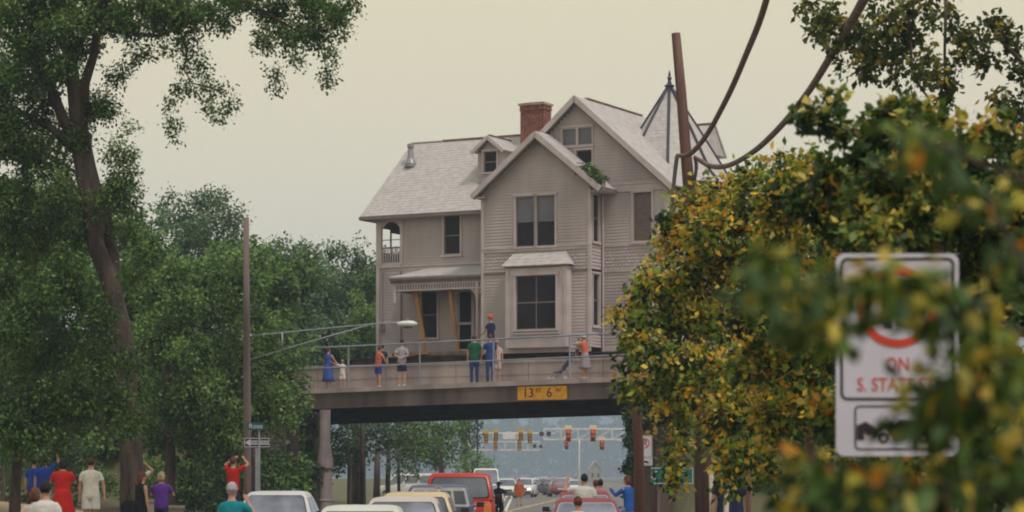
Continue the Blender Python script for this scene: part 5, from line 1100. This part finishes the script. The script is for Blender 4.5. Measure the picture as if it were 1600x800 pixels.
    # shirt
    if shirt:
        mb = MB(); lowz = .84 if bottom != 'dress' else .95
        mb.ring_loft([ell(lowz,.175,.125), ell(.95,.178,.128), ell(1.08,.165,.122), ell(1.2,.17,.125), ell(1.30,.19,.13), ell(1.39,.195,.118), ell(1.435,.15,.10), ell(1.47,.085,.075)])
        for sx, a in ((-1, aL), (1, aR)):
            sh = V(sx*.165*w, LN(1.41), 1.41); u = Vector(a[0]).normalized(); f = Vector(a[1]).normalized(); el = V(sx*.175*w, LN(1.42), 1.415)+u*.285*k
            if sleeve == 'short': mb.tube([sh-V(sx*.04,0,-.0), sh+u*.07*k, sh+u*.2*k], [.066*k,.068*k,.068*k], 10)
            elif sleeve == 'long': mb.tube([sh-V(sx*.04,0,0), sh+u*.08*k, el, el+f*.12*k, el+f*.24*k], [.066*k,.066*k,.055*k,.048*k,.038*k], 10)
            else: mb.tube([sh-V(sx*.05,0,-.01), sh+u*.03*k], [.055*k,.05*k], 10)
        o = mb.build('shirt' if bottom != 'dress' else 'dress', shirt, t, smooth=True); remesh(o, .018)
    if bottom in ('pants', 'shorts'):
        mb = MB(); mb.ring_loft([ell(.79,.12,.09), ell(.83,.172,.118), ell(.93,.17,.122), ell(1.0,.158,.115)])
        for hp, kn, an, fd in legs:
            if bottom == 'pants': mb.tube([hp+V(0,0,.03), hp.lerp(kn,.3), kn, kn.lerp(an,.5), kn.lerp(an,.97)], [.094*k*w,.092*k*w,.068*k,.060*k,.062*k], 12)
            else: mb.tube([hp+V(0,0,.03), hp.lerp(kn,.3), hp.lerp(kn,.72)], [.096*k*w,.10*k*w,.10*k*w], 12)
        o = mb.build('trousers' if bottom == 'pants' else 'shorts', bmat, t, smooth=True); remesh(o, .018)
    elif bottom in ('skirt', 'dress'):
        mb = MB(); rr = []; n = 28
        for z_, r_ in ((1.06,.145),(.95,.18),(.75,.215),(.5,.26),(.33 if bottom == 'dress' else .42,.29)):
            rr.append([(math.cos(2*math.pi*q/n)*r_*k*w*(1+.07*math.sin(q*math.pi/2)*(1.06-z_)), math.sin(2*math.pi*q/n)*r_*.8*k*(1+.07*math.cos(q*math.pi/2)*(1.06-z_)), z_*k) for q in range(n)])
        mb.ring_loft(rr); mb.build('skirt', bmat or shirt, t, smooth=True)
    for hp, kn, an, fd in legs:
        mb = MB(); mb.tube([an-fd*.055*k-V(0,0,.035), an+fd*.03*k-V(0,0,.035), an+fd*.12*k-V(0,0,.052), an+fd*.175*k-V(0,0,.06)], [(.042*k,.045*k),(.045*k,.045*k),(.045*k,.032*k),(.03*k,.02*k)], 10); mb.build('shoe', shoe or mat('shoe_white', (.6,.58,.55), .7, .1, 5), t, smooth=True)
    return t, k, hands
RAISE = lambda sx: ((sx*.55,.55,.45),(-sx*.75,.35,.55))       # both hands up to a camera at the eyes
hb_ = mat('hair_black', (.022,.017,.018), .8, .2, 20, .4, 60); hg_ = mat('hair_grey', (.42,.40,.42), .8, .12, 20, .4, 60); hbl = mat('hair_blond', (.42,.31,.17), .8, .2, 20, .4, 60); hbr = mat('hair_auburn', (.14,.05,.03), .8, .2, 20, .4, 60)
jeans = cloth('jeans', (.035,.06,.17)); navy = cloth('navy', (.02,.025,.07)); white = cloth('white', (.66,.64,.62)); cream = cloth('cream', (.64,.61,.54))
red = cloth('red', (.50,.018,.012)); blue = cloth('royal_blue', (.02,.06,.36)); teal = cloth('teal', (.01,.23,.28)); purple = cloth('purple', (.11,.035,.28)); blackc = cloth('black', (.015,.014,.02)); green = cloth('green', (.01,.11,.055))
grey = cloth('grey', (.36,.35,.40)); coral = cloth('coral', (.55,.13,.07)); khaki = cloth('beige', (.38,.33,.28)); skirtm = cloth('grey_skirt', (.27,.24,.27)); sneak = mat('shoe_white', (.6,.58,.55), .7, .1, 5); dshoe = mat('shoe_dark', (.03,.03,.035), .7, .1, 5); camm = mat('camera_black', (.02,.02,.022), .4, .1, 5)
def at(px, ptop, Y, h):   # stand so that the head top is at this pixel
    p = P(px, ptop, Y); return p.x, Y, p.z-h
def held_camera(pt, label, dx=0):
    t_ = thing('camera', label, 'camera', pt); mb = MB(); mb.box(-.065,.065,-.025,.025,-.04,.04); mb.build('body', camm, t_, bevel=.008); mb = MB(); mb.tube([(0,.02,0),(0,.07,0)], .028, 12); mb.build('lens', camm, t_)
X, Y, Z = at(82, 717, 57, 1.72); person('woman in a long red dress seen from behind at far left', cx_(98,57), Y, Z, .1, 1.72, red, 'short', 'dress', red, 'bob', hb_, armL=((-.35,.3,-.9),(.5,.8,.2)), armR=((.35,.3,-.9),(-.5,.8,.2)), w=1.12)
X, Y, Z = at(142, 715, 57, 1.82); person('man in white T-shirt and white shorts standing with his back turned at far left', X, Y, Z, 0, 1.82, cream, 'short', 'shorts', white, 'short', None, w=1.12, armR=((.3,.02,-1),(.12,-.05,-1)))
X, Y, Z = at(69, 713, 63, 1.72); person('person in blue shirt and beige shorts raising one arm, left of the red dress woman', X, Y, Z, .2, 1.72, blue, 'short', 'shorts', khaki, 'short', hb_, armR=((.5,.2,.5),(-.1,.1,1)))
X, Y, Z = at(53, 716, 66, 1.68); person('person in dark blue top in deep shade, leftmost of the standing people', X, Y, Z, 0, 1.68, blue, 'short', 'pants', navy, 'short', hb_)
X, Y, Z = at(71, 752, 35, 1.70); person('dark-haired man in white shirt with his back to us at the bottom left', X, Y, Z, -.1, 1.70, white, 'short', 'pants', jeans, 'short', hb_)
X, Y, Z = at(54, 762, 38, 1.60); person('brown-haired person in pale pink top half hidden behind the white shirt man', X, Y, Z, 0, 1.60, cloth('pale_pink', (.55,.42,.40)), 'short', 'pants', jeans, 'bob', hbr)
X, Y, Z = at(362, 754, 36, 1.66); person('grey-haired woman in teal top with her hand to her face at the bottom', X, Y, Z, -.35, 1.66, teal, 'short', 'pants', navy, 'short', hg_, armR=((.35,.6,-.5),(-.6,.25,.85)))
X, Y, Z = at(364, 714, 61, 1.74); person('man in red T-shirt holding a camera to his eye beside the left wooden pole', X, Y, Z, -.5, 1.74, red, 'short', 'shorts', navy, 'short', hbr, armL=RAISE(-1), armR=RAISE(1)); held_camera((X+.09, Y+.24, Z+1.63), 'small black camera held to the eye of the red shirt man')
X, Y, Z = at(252, 737, 56, 1.66); person('blond woman in purple top standing between the huge trunk and the shade', X, Y, Z, -.1, 1.66, purple, 'short', 'pants', navy, 'bob', hbl, armL=((-.35,.4,-.8),(.6,.7,.2)), armR=((.35,.4,-.8),(-.6,.7,.2)))
X, Y, Z = at(219, 737, 55, 1.66); person('dark-haired woman in a black sleeveless dress in front of the huge trunk, carrying a bag', X, Y, Z, -.9, 1.66, blackc, 'none', 'skirt', blackc, 'long', hbr, lean=.08)
t_ = thing('shoulder_bag', 'black shoulder bag hanging at the side of the black dress woman', 'bag', (X-.24, Y-.12, Z+.72)); mb = MB(); mb.ring_loft([[(math.cos(2*math.pi*q/12)*a_, math.sin(2*math.pi*q/12)*.08, c_) for q in range(12)] for a_, c_ in ((.12,-.02),(.19,.04),(.18,.22),(.10,.30))]); mb.build('pouch', blackc, t_, smooth=True); mb = MB(); mb.tube([(-.06,0,.28),(.02,.02,.55),(.14,.08,.68),(.16,.08,.3)], .012, 6); mb.build('strap', blackc, t_)
X, Y, Z = at(216, 724, 66, 1.76); person('person in white T-shirt with raised camera, mostly hidden behind the huge trunk', X, Y, Z, -.2, 1.76, white, 'short', 'shorts', jeans, 'short', hb_, armL=RAISE(-1), armR=RAISE(1)); held_camera((X+.05, Y+.26, Z+1.66), 'camera held up by the half-hidden white T-shirt person')
# on the bridge sidewalk
def onb(px, v=-2.6, dzv=.02):
    k = (px-800)/F; s = (k*(HY+CT*v)-ST*v)/(CT+ST*k); p = W(s, v, dz(s)+dzv); return p.x, p.y, p.z
a = onb(513); person('woman in a blue sleeveless dress holding a child by the hand on the bridge', *a, -.7, 1.62, cloth('blue_dress', (.05,.11,.38)), 'none', 'dress', cloth('blue_dress', (.05,.11,.38)), 'short', hbr, armR=((.35,.3,-.8),(.5,.3,-.6)), shoe=skin_m())
a = onb(535); person('small blond child in white romper holding the blue dress woman\'s hand', *a, -.2, 1.12, white, 'short', 'shorts', white, 'short', hbl, armL=((-.6,.1,.1),(-.7,0,.5)), shoe=skin_m())
a = onb(591); person('boy in coral sleeveless top and blue shorts leaning toward the house on the bridge', *a, -.9, 1.58, coral, 'none', 'shorts', cloth('blue_shorts', (.03,.06,.30)), 'short', hbr, armL=((-.2,.5,-.8),(0,.5,-.7)), armR=((.2,.4,-.8),(0,.5,-.7)), lean=.1, shoe=sneak)
a = onb(628); person('man in grey T-shirt with hands behind his back on the bridge below the white lamp', *a, -.15, 1.76, grey, 'short', 'shorts', navy, 'short', hb_, armL=((-.25,-.35,-.85),(.75,-.3,-.25)), armR=((.25,-.35,-.85),(-.75,-.3,-.25)), shoe=sneak)
a = onb(597, -1.1, .15); person('dark-haired person behind the parapet near the house corner', *a, -.3, 1.62, navy, 'short', 'pants', navy, 'short', hb_)
a = onb(741); person('man in green shirt and blue jeans standing on the bridge by the railing', *a, 0, 1.82, green, 'short', 'pants', jeans, 'short', hbr, shoe=dshoe, armR=((.3,.2,-.9),(.4,.7,-.1)))
a = onb(766); person('man in blue shirt and blue jeans right next to the green shirt man', *a, .1, 1.80, cloth('mid_blue', (.03,.06,.22)), 'short', 'pants', jeans, 'short', hbr, shoe=dshoe, armL=((-.3,.2,-.9),(-.2,.3,-.9)))
a = onb(776, -2.2); person('person in pale pink shirt and shorts half hidden behind the blue shirt man', *a, .2, 1.62, cloth('pale_pink', (.55,.42,.40)), 'short', 'shorts', cloth('pale_pink', (.55,.42,.40)), 'short', hbl)
a = onb(767, -1.55, .9-.02); person('worker in orange hard hat and dark T-shirt standing on the parapet before the house', *a, .9, 1.74, navy, 'short', 'pants', khaki, 'short', hbl, cap=(mat('hat_orange', (.62,.07,.02), .4, .05, 3), 'hat'), shoe=dshoe, armL=((-.15,.3,-.9),(.1,.8,-.5)))
a = onb(914); person('woman in coral top, long grey skirt and sun hat pushing a stroller on the bridge', *a, .9, 1.62, coral, 'short', 'skirt', skirtm, 'short', hbl, cap=(cream, 'sun'), shoe=sneak, armL=((-.2,.7,-.6),(0,1,-.2)), armR=((.2,.7,-.6),(0,1,-.2)), lean=.08)
a2 = onb(904, -2.45); person('dark-haired toddler in white carried in front of the coral top woman', a2[0], a2[1], a2[2]+.72, .5, .80, white, 'short', 'shorts', teal, 'short', hbr, legL=(60,70), legR=(60,70))
a2 = onb(913, -2.15); person('small child in yellow half hidden by the grey skirt', a2[0], a2[1], a2[2], .2, .85, cloth('yellow', (.60,.45,.08)), 'short', 'pants', cloth('yellow', (.60,.45,.08)), 'short', hbl)
s0 = onb(876, -2.6); t = thing('stroller', 'folding grey umbrella stroller tilted forward in front of the long skirt woman', 'stroller', s0, -TH)
strm = cloth('stroller_grey', (.14,.14,.22))
for y in (-.18, .18):
    mb = MB(); mb.tube([(.62,y,.95),(.50,y,.93),(.05,y,.35),(-.38,y,.08)], .014, 8); mb.build('frame', galv, t, smooth=True)
    mb = MB(); mb.tube([(.1,y,.45),(.28,y,.09)], .013, 8); mb.build('leg', galv, t)
    for x in (-.38, .28): mb = MB(); mb.tube([(x,y-.015,.075),(x,y+.015,.075)], .072, 14); mb.build('wheel', mat('stroller_wheel', (.5,.5,.52), .6, .1, 4), t)
mb = MB(); mb.hexa([(.02,-.17,.30),(.02,.17,.30),(.0,.17,.36),(.0,-.17,.36),(.40,-.17,.70),(.40,.17,.70),(.35,.17,.76),(.35,-.17,.76)]); mb.build('backrest', strm, t, bevel=.02)
mb = MB(); mb.hexa([(-.22,-.17,.26),(.04,-.17,.30),(.04,.17,.30),(-.22,.17,.26),(-.24,-.17,.30),(.03,-.17,.36),(.03,.17,.36),(-.24,.17,.30)]); mb.build('seat', strm, t, bevel=.015)
# in the road and right-hand side
X, Y, Z = at(779, 759, 98, 1.62); person('person in dark purple clothes walking in the road beside the red vehicle', X, Y, .006, 3.0, 1.62, purple, 'short', 'pants', navy, 'short', hbr, armL=((-.4,.4,-.6),(.5,.6,.4)))
X, Y, Z = at(811, 752, 150, 1.66); person('person in orange-red clothes walking on the road by the white lane lines', X, Y, .006, 3.3, 1.66, cloth('orange', (.45,.10,.03)), 'long', 'shorts', cloth('orange', (.45,.10,.03)), 'short', hbr, shoe=dshoe, w=1.35)
person('black-haired man in white T-shirt between the maroon cars with one arm raised', cx_(913,56.2), 56.2, P(0,742,56.2).z-1.72, -.1, 1.74, white, 'short', 'pants', jeans, 'short', hb_, armL=((-.85,.3,-.2),(.25,.35,.9)), w=1.25)
person('dark-haired person in pink top beyond the second maroon car', cx_(938,66), 66, P(0,749,66).z-1.66, 0, 1.66, cloth('dull_pink', (.42,.20,.20)), 'short', 'pants', jeans, 'short', hb_)
person('second dark-haired head just left of the pink top person beyond the maroon car', cx_(931,68), 68, P(0,750,68).z-1.66, 0, 1.66, cloth('dull_pink', (.42,.20,.20)), 'short', 'pants', jeans, 'short', hbr)
person('auburn-haired person in cream shirt in front of the nearer maroon car at the bottom edge', cx_(903,42), 42, P(0,776,42).z-1.55, 0, 1.55, cream, 'short', 'pants', jeans, 'short', hbr, w=1.05)
person('woman in bright blue sweater and pale jeans with one knee raised beside the maroon car', cx_(984,56), 56, P(0,743,56).z-1.60, .95, 1.60, cloth('bright_blue', (.02,.10,.38)), 'long', 'pants', cloth('pale_jeans', (.25,.32,.48)), 'bob', hbr, armL=((-.2,.7,-.5),(.1,.6,.6)), armR=((.2,.5,-.7),(0,.9,.1)), legL=(75,85), w=1.15, lean=.08)
p_, k_2, _ = person('person in dark navy T-shirt seen from behind, half hidden under yellow leaves', cx_(1141,39), 39, P(0,720,39).z-1.76, 0, 1.76, navy, 'short', 'shorts', mat('orange_cloth', (.45,.15,.05), .9, .1, 4), 'short', hb_, w=1.25)
# ------------------------------------------------------------------ haze
mb = MB(); mb.box(-4200, 4200, -30, 3950, -1.0, 160.0)
hz = mb.build('haze', bpy.data.materials.new('haze_air'), None, kind='stuff'); hz['label'] = 'pale blue summer haze filling the street air'; hz['category'] = 'haze'
hm = hz.data.materials[0]; hm.use_nodes = True; n = hm.node_tree; n.nodes.remove(n.nodes['Principled BSDF'])
pvn = n.nodes.new('ShaderNodeVolumePrincipled'); pvn.inputs['Density'].default_value = 0.00048; pvn.inputs['Color'].default_value = (.64,.79,1.0,1); pvn.inputs['Anisotropy'].default_value = 0.0
n.links.new(pvn.outputs[0], n.nodes['Material Output'].inputs['Volume'])
hz.display_type = 'WIRE'
